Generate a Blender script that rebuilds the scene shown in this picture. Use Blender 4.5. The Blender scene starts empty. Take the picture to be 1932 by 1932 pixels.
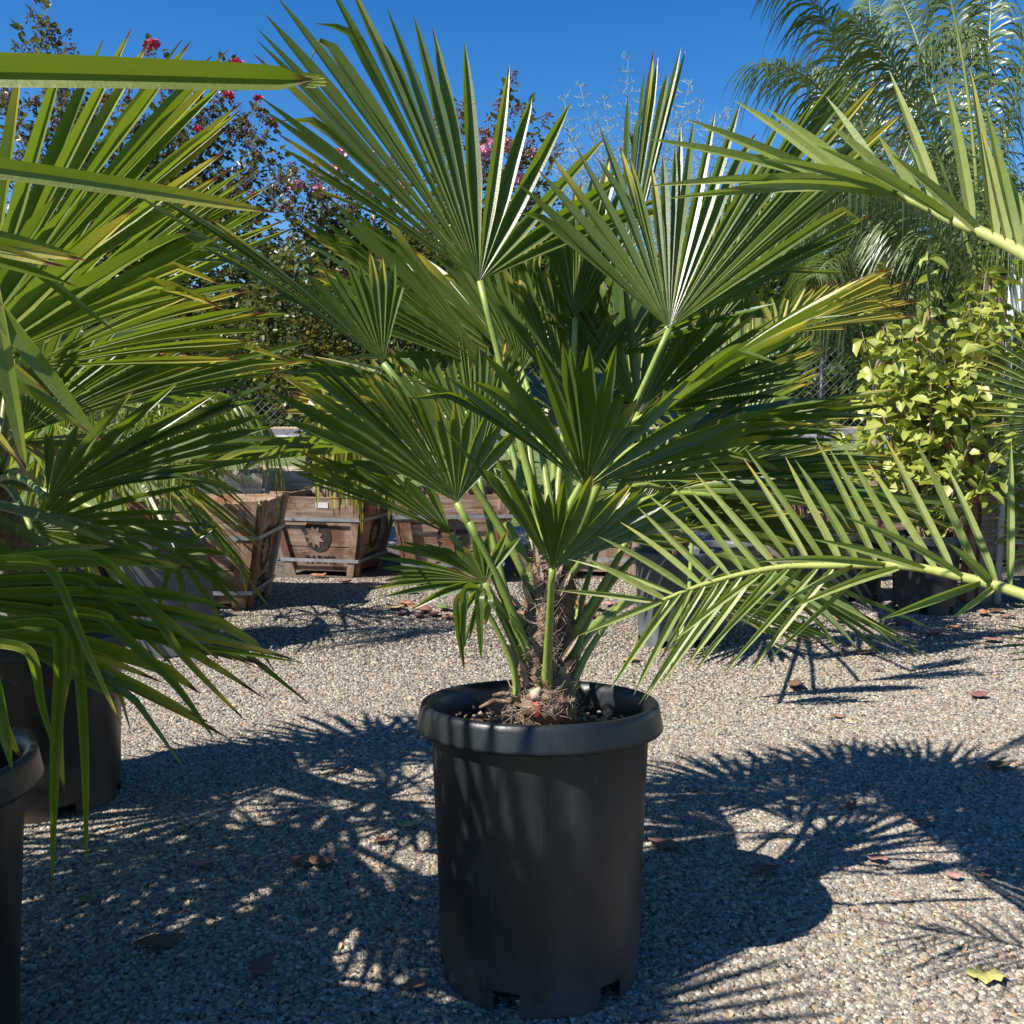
import bpy, bmesh, math, random
import numpy as np
from mathutils import Vector, Matrix, Quaternion, noise
R_ = math.radians
S = bpy.context.scene
COL = S.collection

# ------------------------------------------------------------------ camera, sky, sun, exposure
CAMZ = 1.1; PITCH = 5.5; FOC = 1863.0/1932.0
cam = bpy.data.cameras.new('camera'); camo = bpy.data.objects.new('camera', cam); COL.objects.link(camo)
cam.sensor_width = 36; cam.lens = 36*FOC; cam.clip_start = .05; cam.clip_end = 2000
camo.location = (0, 0, CAMZ); camo.rotation_euler = (R_(90-PITCH), 0, 0)
S.camera = camo
SUN_DIR = Vector((.49, .28, -.58)).normalized()           # direction the light travels
SUN_EL = math.asin(-SUN_DIR.z); SUN_AZ = math.atan2(-SUN_DIR.x, -SUN_DIR.y)
W_ = bpy.data.worlds.new('World'); S.world = W_; W_.use_nodes = True
nt = W_.node_tree; bg = nt.nodes['Background']
sky = nt.nodes.new('ShaderNodeTexSky'); sky.sky_type = 'NISHITA'; sky.sun_disc = False
sky.sun_elevation = SUN_EL; sky.sun_rotation = SUN_AZ; sky.altitude = 300
sky.air_density = 1.0; sky.dust_density = .15; sky.ozone_density = 2.5
hs = nt.nodes.new('ShaderNodeHueSaturation'); hs.inputs['Saturation'].default_value = 1.42; hs.inputs['Hue'].default_value = .508
nt.links.new(sky.outputs[0], hs.inputs['Color']); nt.links.new(hs.outputs[0], bg.inputs[0])
bg.inputs[1].default_value = .066
sl = bpy.data.lights.new('sun', 'SUN'); sl.energy = 4.3; sl.angle = R_(.55); sl.color = (1, .94, .84)
so = bpy.data.objects.new('sun', sl); COL.objects.link(so)
so.rotation_euler = SUN_DIR.to_track_quat('-Z', 'Y').to_euler()
S.view_settings.view_transform = 'Standard'; S.view_settings.look = 'None'
S.view_settings.exposure = 1.22; S.view_settings.gamma = 1
S.render.engine = 'CYCLES'
S.cycles.max_bounces = 8; S.cycles.transmission_bounces = 6; S.cycles.diffuse_bounces = 4

# ------------------------------------------------------------------ placing: a viewing ray at pixel (x, y) of a 1932 px wide picture
cp, sp = math.cos(R_(PITCH)), math.sin(R_(PITCH))
FW = Vector((0, cp, -sp)); UP = Vector((0, sp, cp)); RT = Vector((1, 0, 0)); CAM = Vector((0, 0, CAMZ))
def ray(x, y): return FW + RT*((x-966)/1863) - UP*((y-966)/1863)
def P(x, y, d): r = ray(x, y); return CAM + r*(d/r.y)
def G(x, y, z=0): r = ray(x, y); return CAM + r*((z-CAMZ)/r.z)

# ------------------------------------------------------------------ mesh collecting
ORG = {}
def tag(o, label=None, cat=None, group=None, kind=None):
    if label: o['label'] = label
    if cat: o['category'] = cat
    if group: o['group'] = group
    if kind: o['kind'] = kind
    return o
def empty(name, loc, label, cat, group=None):
    o = bpy.data.objects.new(name, None); COL.objects.link(o); o.location = loc
    o.empty_display_size = .1
    ORG[o.name] = Vector(loc); return tag(o, label, cat, group)
def copy_tree(o, parent=None):
    c = o.copy(); COL.objects.link(c)
    if parent: c.parent = parent
    for ch in list(o.children): copy_tree(ch, c)
    return c

class MB:
    def __init__(s): s.v = []; s.f = []; s.a = []
    def vert(s, p, a=(0, .5, 0)): s.v.append((p[0], p[1], p[2])); s.a.append(a); return len(s.v)-1
    def box(s, c, sx, sy, sz, rot=0, bev=0, M=None, a=(0, .5, 0)):
        n = len(s.v)
        Mx = M if M is not None else Matrix.Translation(c) @ Matrix.Rotation(rot, 4, 'Z')
        for z in (-1, 1):
            for y in (-1, 1):
                for x in (-1, 1): s.vert(Mx @ Vector((x*sx/2, y*sy/2, z*sz/2)), a)
        for q in ((0,2,3,1), (4,5,7,6), (0,1,5,4), (2,6,7,3), (0,4,6,2), (1,3,7,5)): s.f.append(tuple(n+i for i in q))
    def hexa(s, pts, a=(0, .5, 0)):                       # 8 points: bottom 4 ccw, top 4 ccw
        n = len(s.v)
        for p in pts: s.vert(p, a)
        for q in ((3,2,1,0), (4,5,6,7), (0,1,5,4), (1,2,6,5), (2,3,7,6), (3,0,4,7)): s.f.append(tuple(n+i for i in q))
    def tube(s, pts, rad, k=6, a=None, cap=True):
        pts = [Vector(p) for p in pts]; m = len(pts)
        if not hasattr(rad, '__len__'): rad = [rad]*m
        rings = []; up = None
        for i, p in enumerate(pts):
            t = (pts[min(i+1, m-1)]-pts[max(i-1, 0)])
            if t.length < 1e-9: t = Vector((0, 0, 1))
            t.normalize()
            if up is None: up = t.orthogonal().normalized()
            else:
                up = up - t*up.dot(t)
                up = up.normalized() if up.length > 1e-6 else t.orthogonal().normalized()
            b = t.cross(up); ring = []
            for j in range(k):
                an = 2*math.pi*j/k
                ring.append(s.vert(p + (up*math.cos(an)+b*math.sin(an))*rad[i], (i/max(1, m-1), a if a is not None else .5, 0)))
            rings.append(ring)
        for i in range(m-1):
            for j in range(k):
                s.f.append((rings[i][j], rings[i][(j+1) % k], rings[i+1][(j+1) % k], rings[i+1][j]))
        if cap: s.f.append(tuple(rings[0][::-1])); s.f.append(tuple(rings[-1]))
    def build(s, name, mat, parent=None, smooth=True, root=None):
        me = bpy.data.meshes.new(name)
        o0 = Vector((0, 0, 0))
        pr = parent
        while pr is not None:
            o0 = o0 + pr.location; pr = pr.parent
        v = [(x-o0.x, y-o0.y, z-o0.z) for x, y, z in s.v]
        me.from_pydata(v, [], s.f)
        at = me.attributes.new('lf', 'FLOAT_VECTOR', 'POINT')
        at.data.foreach_set('vector', np.array(s.a, dtype=np.float32).ravel())
        if smooth: me.polygons.foreach_set('use_smooth', [True]*len(me.polygons))
        me.materials.append(mat); me.update()
        o = bpy.data.objects.new(name, me); COL.objects.link(o)
        if parent is not None: o.parent = parent
        return o

def build_np(name, v, nper, faces, a, mat, parent=None, smooth=True):
    """many equal pieces: v (n, nper, 3), faces = list of quads within a piece, a (n, nper, 3)"""
    n = v.shape[0]; o0 = Vector((0, 0, 0)); pr = parent
    while pr is not None: o0 = o0 + pr.location; pr = pr.parent
    vv = (v - np.array(o0)).reshape(-1, 3).astype(np.float32)
    F = np.array(faces, dtype=np.int32); k = F.shape[1]
    fi = (F[None] + (np.arange(n, dtype=np.int32)*nper)[:, None, None]).reshape(-1, k)
    me = bpy.data.meshes.new(name)
    me.vertices.add(len(vv)); me.vertices.foreach_set('co', vv.ravel())
    me.loops.add(fi.size); me.loops.foreach_set('vertex_index', fi.ravel())
    me.polygons.add(len(fi)); me.polygons.foreach_set('loop_start', np.arange(len(fi), dtype=np.int32)*k)
    me.polygons.foreach_set('loop_total', np.full(len(fi), k, dtype=np.int32))
    if smooth: me.polygons.foreach_set('use_smooth', np.ones(len(fi), dtype=bool))
    at = me.attributes.new('lf', 'FLOAT_VECTOR', 'POINT')
    at.data.foreach_set('vector', a.reshape(-1).astype(np.float32))
    me.materials.append(mat); me.update(calc_edges=True); me.validate()
    o = bpy.data.objects.new(name, me); COL.objects.link(o)
    if parent is not None: o.parent = parent
    return o

# ------------------------------------------------------------------ materials
class NT:
    def __init__(s, name):
        s.m = bpy.data.materials.new(name); s.m.use_nodes = True; s.t = s.m.node_tree
        s.t.nodes.clear(); s.out = s.t.nodes.new('ShaderNodeOutputMaterial')
    def n(s, ty, **kw):
        nd = s.t.nodes.new(ty)
        for k, v in kw.items(): setattr(nd, k, v)
        return nd
    def l(s, a, b): s.t.links.new(a, b)
    def set(s, nd, i, v):
        if hasattr(v, 'is_linked') or isinstance(v, bpy.types.NodeSocket): s.l(v, nd.inputs[i])
        else: nd.inputs[i].default_value = (v[0], v[1], v[2], 1) if isinstance(v, tuple) and len(v) == 3 and nd.inputs[i].type == 'RGBA' else v
    def mix(s, f, a, b, mode='MIX'):
        nd = s.n('ShaderNodeMix', data_type='RGBA', blend_type=mode)
        s.set(nd, 0, f); s.set(nd, 6, a); s.set(nd, 7, b); return nd.outputs[2]
    def math(s, op, a, b=0.0, clamp=False):
        nd = s.n('ShaderNodeMath', operation=op); nd.use_clamp = clamp
        s.set(nd, 0, a); s.set(nd, 1, b); return nd.outputs[0]
    def ramp(s, f, a, b, c=0.0, d=1.0):
        nd = s.n('ShaderNodeMapRange', interpolation_type='SMOOTHSTEP'); s.set(nd, 0, f)
        nd.inputs[1].default_value = a; nd.inputs[2].default_value = b; nd.inputs[3].default_value = c; nd.inputs[4].default_value = d
        return nd.outputs[0]
    def noise(s, scale, detail=4, rough=.55, vec=None, out=0):
        nd = s.n('ShaderNodeTexNoise'); nd.inputs['Scale'].default_value = scale; nd.inputs['Detail'].default_value = detail
        nd.inputs['Roughness'].default_value = rough
        if vec is not None: s.l(vec, nd.inputs['Vector'])
        return nd.outputs[out]
    def coord(s, scale=(1, 1, 1), kind='Object'):
        tc = s.n('ShaderNodeTexCoord'); mp = s.n('ShaderNodeMapping'); s.l(tc.outputs[kind], mp.inputs[0])
        mp.inputs['Scale'].default_value = scale; return mp.outputs[0]
    def bump(s, h, st=.3, dist=.01):
        nd = s.n('ShaderNodeBump'); nd.inputs['Strength'].default_value = st; nd.inputs['Distance'].default_value = dist
        s.l(h, nd.inputs['Height']); return nd.outputs[0]
    def pbr(s, col, rough=.6, nrm=None, spec=.5, metal=0.0):
        p = s.n('ShaderNodeBsdfPrincipled'); s.set(p, 'Base Color', col); s.set(p, 'Roughness', rough)
        s.set(p, 'Specular IOR Level', spec); s.set(p, 'Metallic', metal)
        if nrm is not None: s.l(nrm, p.inputs['Normal'])
        return p
    def done(s, sh): s.l(sh.outputs[0] if hasattr(sh, 'outputs') else sh, s.out.inputs[0]); return s.m

def leaf_mat(name, ca, cb, trans=(.30, .42, .03), tmix=.28, rough=.38, tip=(.45, .38, .06), brown=(.16, .07, .03),
             tipstart=.86, yellow=.5, rib=0.0, spec=.5):
    m = NT(name); at = m.n('ShaderNodeAttribute', attribute_name='lf'); sx = m.n('ShaderNodeSeparateXYZ'); m.l(at.outputs['Vector'], sx.inputs[0])
    t, r, e = sx.outputs
    nz = m.noise(14, 3, .6, m.coord())
    f = m.math('ADD', m.math('MULTIPLY', r, .75), m.math('MULTIPLY', nz, .35), True)
    c = m.mix(f, ca, cb)
    fine = m.noise(90, 2, .5, m.coord((1, 1, 1)))
    c = m.mix(m.ramp(fine, .3, .8, 0, .22), c, (ca[0]*.6, ca[1]*.6, ca[2]*.6))
    if rib:                                             # pale ridge lines where segments meet, near the hub
        k = m.math('MULTIPLY', m.ramp(e, .80, .98), m.ramp(t, .12, .62, rib, 0))
        c = m.mix(k, c, (.50, .48, .16))
    spots = m.math('MULTIPLY', m.ramp(m.noise(38, 4, .65, m.coord()), .60, .70), m.ramp(r, .35, .9, 0, .7))
    c = m.mix(spots, c, (ca[0]*2.6+.03, ca[1]*1.5+.02, ca[2]+.01))
    c = m.mix(m.ramp(m.noise(6, 3, .6, m.coord()), .5, .75, 0, .35), c, (cb[0]*1.25, cb[1]*1.15, cb[2]*1.6))
    ysel = m.math('MULTIPLY', m.ramp(t, tipstart-.22, .97), m.ramp(r, 1-yellow, 1-yellow+.35))
    c = m.mix(ysel, c, tip)
    b = m.math('ADD', t, m.math('MULTIPLY', nz, .05))
    b = m.math('ADD', b, m.math('MULTIPLY', r, .06))
    c = m.mix(m.ramp(b, tipstart+.15, tipstart+.19), c, brown)
    hgt = m.noise(260, 2, .5, m.coord())
    p = m.pbr(c, rough, m.bump(hgt, .15, .002), spec)
    tr = m.n('ShaderNodeBsdfTranslucent'); tc = m.mix(ysel, trans, (.6, .45, .04)); tc = m.mix(m.ramp(b, tipstart+.15, tipstart+.19), tc, (.12, .05, .02))
    tc = m.mix(.25, tc, c); m.l(tc, tr.inputs[0])
    mx = m.n('ShaderNodeMixShader'); mx.inputs[0].default_value = tmix; m.l(p.outputs[0], mx.inputs[1]); m.l(tr.outputs[0], mx.inputs[2])
    return m.done(mx)

M = {}
M['fan'] = leaf_mat('palm_leaf', (.038, .080, .012), (.110, .145, .040), tmix=.30, rough=.36, rib=.75, yellow=.35, tipstart=.86, trans=(.34, .48, .015), spec=.7)
M['fan_far'] = leaf_mat('palm_leaf_far', (.04, .08, .012), (.13, .17, .04), tmix=.32, rough=.40, rib=.4, yellow=.5)
M['fan_left'] = leaf_mat('palm_leaf_yellowing', (.050, .095, .010), (.19, .22, .03), tmix=.36, rough=.38, rib=.5, yellow=.6, tipstart=.84, trans=(.36, .50, .02))
M['fan_pale'] = leaf_mat('palm_leaf_pale', (.16, .22, .08), (.30, .34, .12), tmix=.3, rough=.5, yellow=.6)
M['fan_dead'] = leaf_mat('palm_leaf_yellow_green', (.28, .32, .05), (.42, .34, .08), tmix=.35, rough=.5, yellow=.9, tipstart=.8)
M['feather'] = leaf_mat('feather_leaflet', (.13, .19, .035), (.33, .36, .13), tmix=.3, rough=.45, yellow=.3, tipstart=.88, brown=(.5, .45, .36), trans=(.32, .44, .03))
M['queen'] = leaf_mat('drooping_leaflet', (.02, .05, .015), (.20, .25, .11), tmix=.22, rough=.35, yellow=.2, tipstart=1.0)
M['queen_stem'] = leaf_mat('feather_frond_stem', (.20, .26, .06), (.30, .33, .10), tmix=0.02, rough=.45, yellow=0, tipstart=1.2)
M['petiole'] = leaf_mat('palm_leaf_stalk', (.13, .20, .04), (.25, .31, .07), tmix=.03, rough=.42, yellow=0, tipstart=1.2)
M['myrtle'] = leaf_mat('myrtle_leaf', (.030, .055, .018), (.085, .10, .03), tmix=.22, rough=.35, yellow=.0, tipstart=1.2, trans=(.25, .25, .03))
M['hedge'] = leaf_mat('tree_leaf', (.022, .045, .014), (.08, .12, .03), tmix=.18, rough=.5, yellow=.0, tipstart=1.2)
M['hedge_olive'] = leaf_mat('tree_leaf_olive', (.05, .07, .025), (.15, .17, .06), tmix=.2, rough=.5, yellow=.0, tipstart=1.2)
M['shrubyel'] = leaf_mat('shrub_leaf_yellow', (.20, .24, .04), (.42, .40, .09), tmix=.35, rough=.5, yellow=.0, tipstart=1.2, trans=(.5, .5, .05))
M['bush'] = leaf_mat('broad_leaf', (.15, .21, .03), (.44, .46, .12), tmix=.3, rough=.42, yellow=.0, tipstart=1.2, trans=(.50, .58, .04))
M['wisp'] = leaf_mat('feathery_twig', (.24, .30, .20), (.34, .38, .26), tmix=.1, rough=.6, yellow=.0, tipstart=1.2)

def simple(name, ca, cb, rough=.7, scale=8, bump=.3, spec=.4, stretch=(1, 1, 1), metal=0.0, bscale=None):
    m = NT(name); v = m.coord(stretch); n = m.noise(scale, 6, .6, v); c = m.mix(m.ramp(n, .3, .7), ca, cb)
    n2 = m.noise(bscale or scale*3, 4, .6, v)
    return m.done(m.pbr(c, rough, m.bump(n2, bump, .01), spec, metal))
M['bark'] = simple('grey_brown_bark', (.16, .11, .08), (.30, .24, .18), .85, 20, .6)
M['twig'] = simple('dark_twig', (.09, .05, .04), (.16, .10, .08), .8, 30)
M['pod'] = simple('seed_pod', (.07, .035, .025), (.17, .09, .05), .7, 40)
M['pink'] = simple('pink_flower', (.62, .27, .42), (.80, .46, .60), .7, 40)
M['magenta'] = simple('crimson_flower', (.45, .02, .08), (.62, .05, .16), .7, 40)
M['soil'] = simple('bark_soil', (.07, .035, .02), (.24, .13, .08), .95, 60, 1.0)
M['concrete'] = simple('concrete', (.30, .29, .27), (.42, .40, .37), .9, 6, .3)
M['fiber'] = simple('palm_fibre', (.12, .075, .05), (.30, .21, .15), .95, 70, .8)
M['strand'] = simple('fibre_strand', (.28, .20, .14), (.46, .36, .27), .9, 30)
M['red'] = simple('cut_red_stub', (.20, .02, .012), (.30, .05, .03), .6, 30)
M['strap'] = simple('metal_strap', (.36, .38, .42), (.50, .52, .56), .45, 20, .1, metal=.5)
M['pipe'] = simple('pale_plastic', (.50, .52, .53), (.62, .63, .64), .5, 10, .1)
M['blackmetal'] = simple('black_metal', (.012, .013, .016), (.03, .03, .035), .45, 20, .1)
M['wire'] = simple('wire_mesh_metal', (.14, .15, .15), (.34, .35, .35), .5, 9, .1, metal=.3)
M['teal'] = simple('teal_tape', (.0, .20, .17), (.01, .28, .24), .5, 20, .1)
M['stencil'] = simple('black_stencil', (.015, .014, .013), (.05, .045, .04), .8, 40, .1)
M['paper'] = simple('white_label', (.6, .6, .6), (.7, .7, .7), .7, 20, .05)
M['kerb'] = simple('kerb_timber', (.16, .14, .13), (.26, .24, .22), .9, 10)
for i, (a, b) in enumerate((((.25, .10, .06), (.36, .18, .11)), ((.16, .07, .06), (.24, .12, .10)), ((.42, .30, .14), (.52, .38, .2)),
                            ((.10, .055, .035), (.17, .10, .06)), ((.36, .34, .10), (.46, .42, .14)), ((.30, .14, .12), (.44, .24, .20)), ((.10, .16, .05), (.18, .24, .08)))):
    M['dry%d' % i] = simple('dry_leaf_%s' % ('rust', 'maroon', 'tan', 'dark', 'yellow', 'rose', 'green')[i], a, b, .7, 30, .4)

def wood(name, a, b, c, sc=1.0):
    m = NT(name); v = m.coord((3*sc, 3*sc, 26*sc)); vv = m.coord((22*sc, 22*sc, 1.2*sc))
    at = m.n('ShaderNodeAttribute', attribute_name='lf'); sx = m.n('ShaderNodeSeparateXYZ'); m.l(at.outputs['Vector'], sx.inputs[0])
    n1 = m.noise(1.5, 6, .65, v); n2 = m.noise(2, 4, .6, m.coord((2.5, 2.5, 2.5))); n3 = m.noise(2, 5, .7, vv)
    grain = m.mix(m.ramp(sx.outputs[0], .4, .6), n1, n3)      # plank (0) or upright board (1) grain direction
    c1 = m.mix(m.ramp(grain, .35, .65), a, b); c2 = m.mix(m.ramp(n2, .48, .62, 0, .85), c1, c)
    c2 = m.mix(m.math('MULTIPLY', sx.outputs[1], .55), c2, (c[0]*.7, c[1]*.6, c[2]*.6))
    return m.done(m.pbr(c2, .8, m.bump(grain, .5, .01), .3))
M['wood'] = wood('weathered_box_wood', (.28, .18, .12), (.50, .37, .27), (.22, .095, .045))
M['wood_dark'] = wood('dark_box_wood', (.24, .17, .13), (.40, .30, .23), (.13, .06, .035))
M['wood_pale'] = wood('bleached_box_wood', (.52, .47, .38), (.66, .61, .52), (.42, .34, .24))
M['post'] = wood('post_wood', (.22, .17, .13), (.42, .34, .26), (.26, .17, .11), 1.6)
M['stake'] = wood('stake_wood', (.34, .17, .10), (.46, .26, .17), (.28, .12, .07), 2)

def pot_mat(name, base, dust, dusty=.5, rough=.42):
    m = NT(name); v = m.coord()
    sep = m.n('ShaderNodeSeparateXYZ'); m.l(v, sep.inputs[0])
    base_n = m.noise(7, 6, .65, m.coord((1, 1, .35))); sc = m.noise(3, 3, .5, m.coord((60, 60, 3)))
    scr = m.n('ShaderNodeTexVoronoi', feature='DISTANCE_TO_EDGE'); scr.inputs['Scale'].default_value = 26
    mp = m.n('ShaderNodeMapping'); mp.inputs['Rotation'].default_value = (.7, .4, .9); mp.inputs['Scale'].default_value = (1, .18, 1); m.l(v, mp.inputs[0])
    nzv = m.noise(6, 2, .5, mp.outputs[0], 1); m.l(nzv, scr.inputs['Vector'])
    speck = m.noise(180, 3, .7, v)
    low = m.ramp(sep.outputs[2], .0, .20, 1, 0)
    f = m.math('ADD', m.math('MULTIPLY', m.ramp(base_n, .45, .8), dusty), m.math('MULTIPLY', low, m.ramp(m.noise(14, 5, .7, v), .3, .7, .15, .8)), True)
    f = m.math('ADD', f, m.ramp(speck, .66, .74, 0, .35), True)
    f = m.math('ADD', f, m.math('MULTIPLY', m.ramp(sc, .55, .7), .18*dusty+.05), True)
    c = m.mix(f, base, dust)
    rg = m.math('ADD', rough, m.math('MULTIPLY', f, .3))
    b = m.bump(m.noise(220, 3, .6, v), .12, .003)
    return m.done(m.pbr(c, rg, b, .5))
M['pot'] = pot_mat('black_nursery_plastic', (.010, .011, .0125), (.060, .062, .063), .5, .42)
M['rim'] = pot_mat('black_rim_plastic', (.009, .011, .014), (.04, .046, .05), .35, .38)
M['pot_grey'] = pot_mat('greyed_nursery_plastic', (.05, .055, .065), (.14, .145, .155), .7, .45)
M['pot_brown'] = pot_mat('brownish_black_plastic', (.012, .011, .010), (.085, .06, .04), .5, .35)
M['pot_in'] = simple('pot_interior', (.008, .008, .009), (.02, .018, .016), .6, 12, .2)

# gravel pebble and ground
def pebble_mat():
    m = NT('pebble'); oi = m.n('ShaderNodeObjectInfo'); cr = m.n('ShaderNodeValToRGB'); m.l(oi.outputs['Random'], cr.inputs[0])
    cols = [(.0, (0.109, 0.097, 0.082)), (.16, (0.296, 0.264, 0.211)), (.30, (0.164, 0.153, 0.136)), (.42, (0.343, 0.298, 0.231)), (.55, (0.234, 0.212, 0.177)), (.66, (0.421, 0.380, 0.313)),
            (.76, (0.265, 0.186, 0.122)), (.84, (0.203, 0.197, 0.187)), (.91, (0.484, 0.447, 0.374)), (.96, (0.328, 0.216, 0.129)), (1.0, (0.156, 0.134, 0.116))]
    el = cr.color_ramp.elements; cr.color_ramp.interpolation = 'CONSTANT'
    el[0].position = 0; el[0].color = (*cols[0][1], 1); el[1].position = 1; el[1].color = (*cols[-1][1], 1)
    for p, c in cols[1:-1]: e = el.new(p); e.color = (*c, 1)
    n = m.noise(160, 4, .6, m.coord(kind='Object')); c = m.mix(m.ramp(n, .3, .7, 0, .35), cr.outputs[0], (.13, .11, .09))
    return m.done(m.pbr(c, .62, None, .35))
M['pebble'] = pebble_mat()
def ground_mat():
    m = NT('gravel_ground'); v = m.coord()
    vo = m.n('ShaderNodeTexVoronoi'); vo.inputs['Scale'].default_value = 95; m.l(v, vo.inputs['Vector'])
    sp_ = m.n('ShaderNodeSeparateColor'); m.l(vo.outputs['Color'], sp_.inputs[0])
    cr = m.n('ShaderNodeValToRGB'); m.l(sp_.outputs[0], cr.inputs[0]); el = cr.color_ramp.elements
    cols = [(.0, (0.109, 0.097, 0.082)), (.18, (0.296, 0.264, 0.211)), (.33, (0.164, 0.153, 0.136)), (.5, (0.359, 0.313, 0.245)), (.65, (0.250, 0.224, 0.184)), (.78, (0.421, 0.380, 0.313)), (.88, (0.265, 0.186, 0.122)), (1.0, (0.468, 0.425, 0.354))]
    cr.color_ramp.interpolation = 'CONSTANT'
    el[0].position = 0; el[0].color = (*cols[0][1], 1); el[1].position = 1; el[1].color = (*cols[-1][1], 1)
    for p, c in cols[1:-1]: e = el.new(p); e.color = (*c, 1)
    edge = m.ramp(vo.outputs['Distance'], .25, .62)
    c = m.mix(edge, cr.outputs[0], (.05, .045, .04))
    big = m.noise(1.3, 4, .6, v); c = m.mix(m.ramp(big, .4, .7, 0, .35), c, (.20, .14, .10))
    h = m.math('SUBTRACT', 1.0, vo.outputs['Distance'])
    return m.done(m.pbr(c, .8, m.bump(h, 1.0, .012), .25))
M['ground'] = ground_mat()
def terrain_mat():
    m = NT('grass_verge'); v = m.coord(); n = m.noise(3, 6, .7, v); n2 = m.noise(40, 4, .7, v)
    c = m.mix(m.ramp(n, .35, .7), (.13, .19, .05), (.24, .26, .10)); c = m.mix(m.ramp(n2, .3, .7, 0, .5), c, (.07, .10, .03))
    return m.done(m.pbr(c, .95, m.bump(n2, .8, .05), .1))
M['grass'] = terrain_mat()
M['asphalt'] = simple('asphalt', (.09, .09, .095), (.13, .13, .135), .9, 3, .3)
M['dirt'] = simple('bare_dirt', (.38, .24, .15), (.48, .33, .22), .95, 2, .3)
M['linepaint'] = simple('road_line_paint', (.6, .6, .6), (.7, .7, .7), .8, 6, .1)

# ------------------------------------------------------------------ ground and terrain
def ground_z(x, y):
    z = .010*math.sin(x*1.7+.6)*math.sin(y*1.3) + .006*math.sin(x*4.1+y*2.3)
    return z*min(1, max(0, 1-(y-4)/4)) if y > 4 else z
mb = MB(); NX, NY = 90, 110
ys = [0.2 + 9.1*(j/NY)**1.0 for j in range(NY+1)]; xs = [-7+14*i/NX for i in range(NX+1)]
for y in ys:
    for x in xs: mb.vert((x, y, ground_z(x, y)))
for j in range(NY):
    for i in range(NX): a = j*(NX+1)+i; mb.f.append((a, a+1, a+NX+2, a+NX+1))
tag(mb.build('gravel_ground', M['ground']), kind='structure')
mb = MB()                                                  # wider land, one sheet to the horizon
X = 900; prof = [(-300, -.03), (9.31, -.03), (12, .02), (24, .42), (25.5, .44), (35, .68), (36.5, .72), (46, 1.0), (120, 2.0), (900, 2.0)]
for y, z in prof:
    for x in (-X, -60, -20, 20, 60, X): mb.vert((x, y, z))
for j in range(len(prof)-1):
    for i in range(5): a = j*6+i; mb.f.append((a, a+1, a+7, a+6))
tag(mb.build('terrain', M['grass'], smooth=False), kind='structure')
def strip(name, mat, y0, z0, y1, z1, x0=-200, x1=200, h=.006):
    mb = MB(); n = 8
    mb.v = [(x0, y0, z0+h), (x1, y0, z0+h), (x1, y1, z1+h), (x0, y1, z1+h)]; mb.a = [(0, .5, 0)]*4; mb.f = [(0, 1, 2, 3)]
    return tag(mb.build(name, mat, smooth=False), kind='structure')
strip('road', M['asphalt'], 25.5, .44, 35, .68, h=.012)
strip('road_marking', M['linepaint'], 29.4, .44+.24*3.9/9.5, 29.6, .44+.24*4.1/9.5, h=.018)
strip('dirt_bank', M['dirt'], 35, .68, 36.5, .72, h=.012)
mb = MB()                                                  # concrete walk in front of the fence, with joints
for i in range(14):
    x = -9+i*1.35; mb.box((x, 8.45, .035), 1.34, 1.3, .11)
tag(mb.build('concrete_path', M['concrete'], smooth=False), kind='structure')
mb = MB(); mb.box((0, 7.74, .03), 20, .09, .12)
tag(mb.build('path_edging', M['kerb'], smooth=False), kind='structure')

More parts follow.
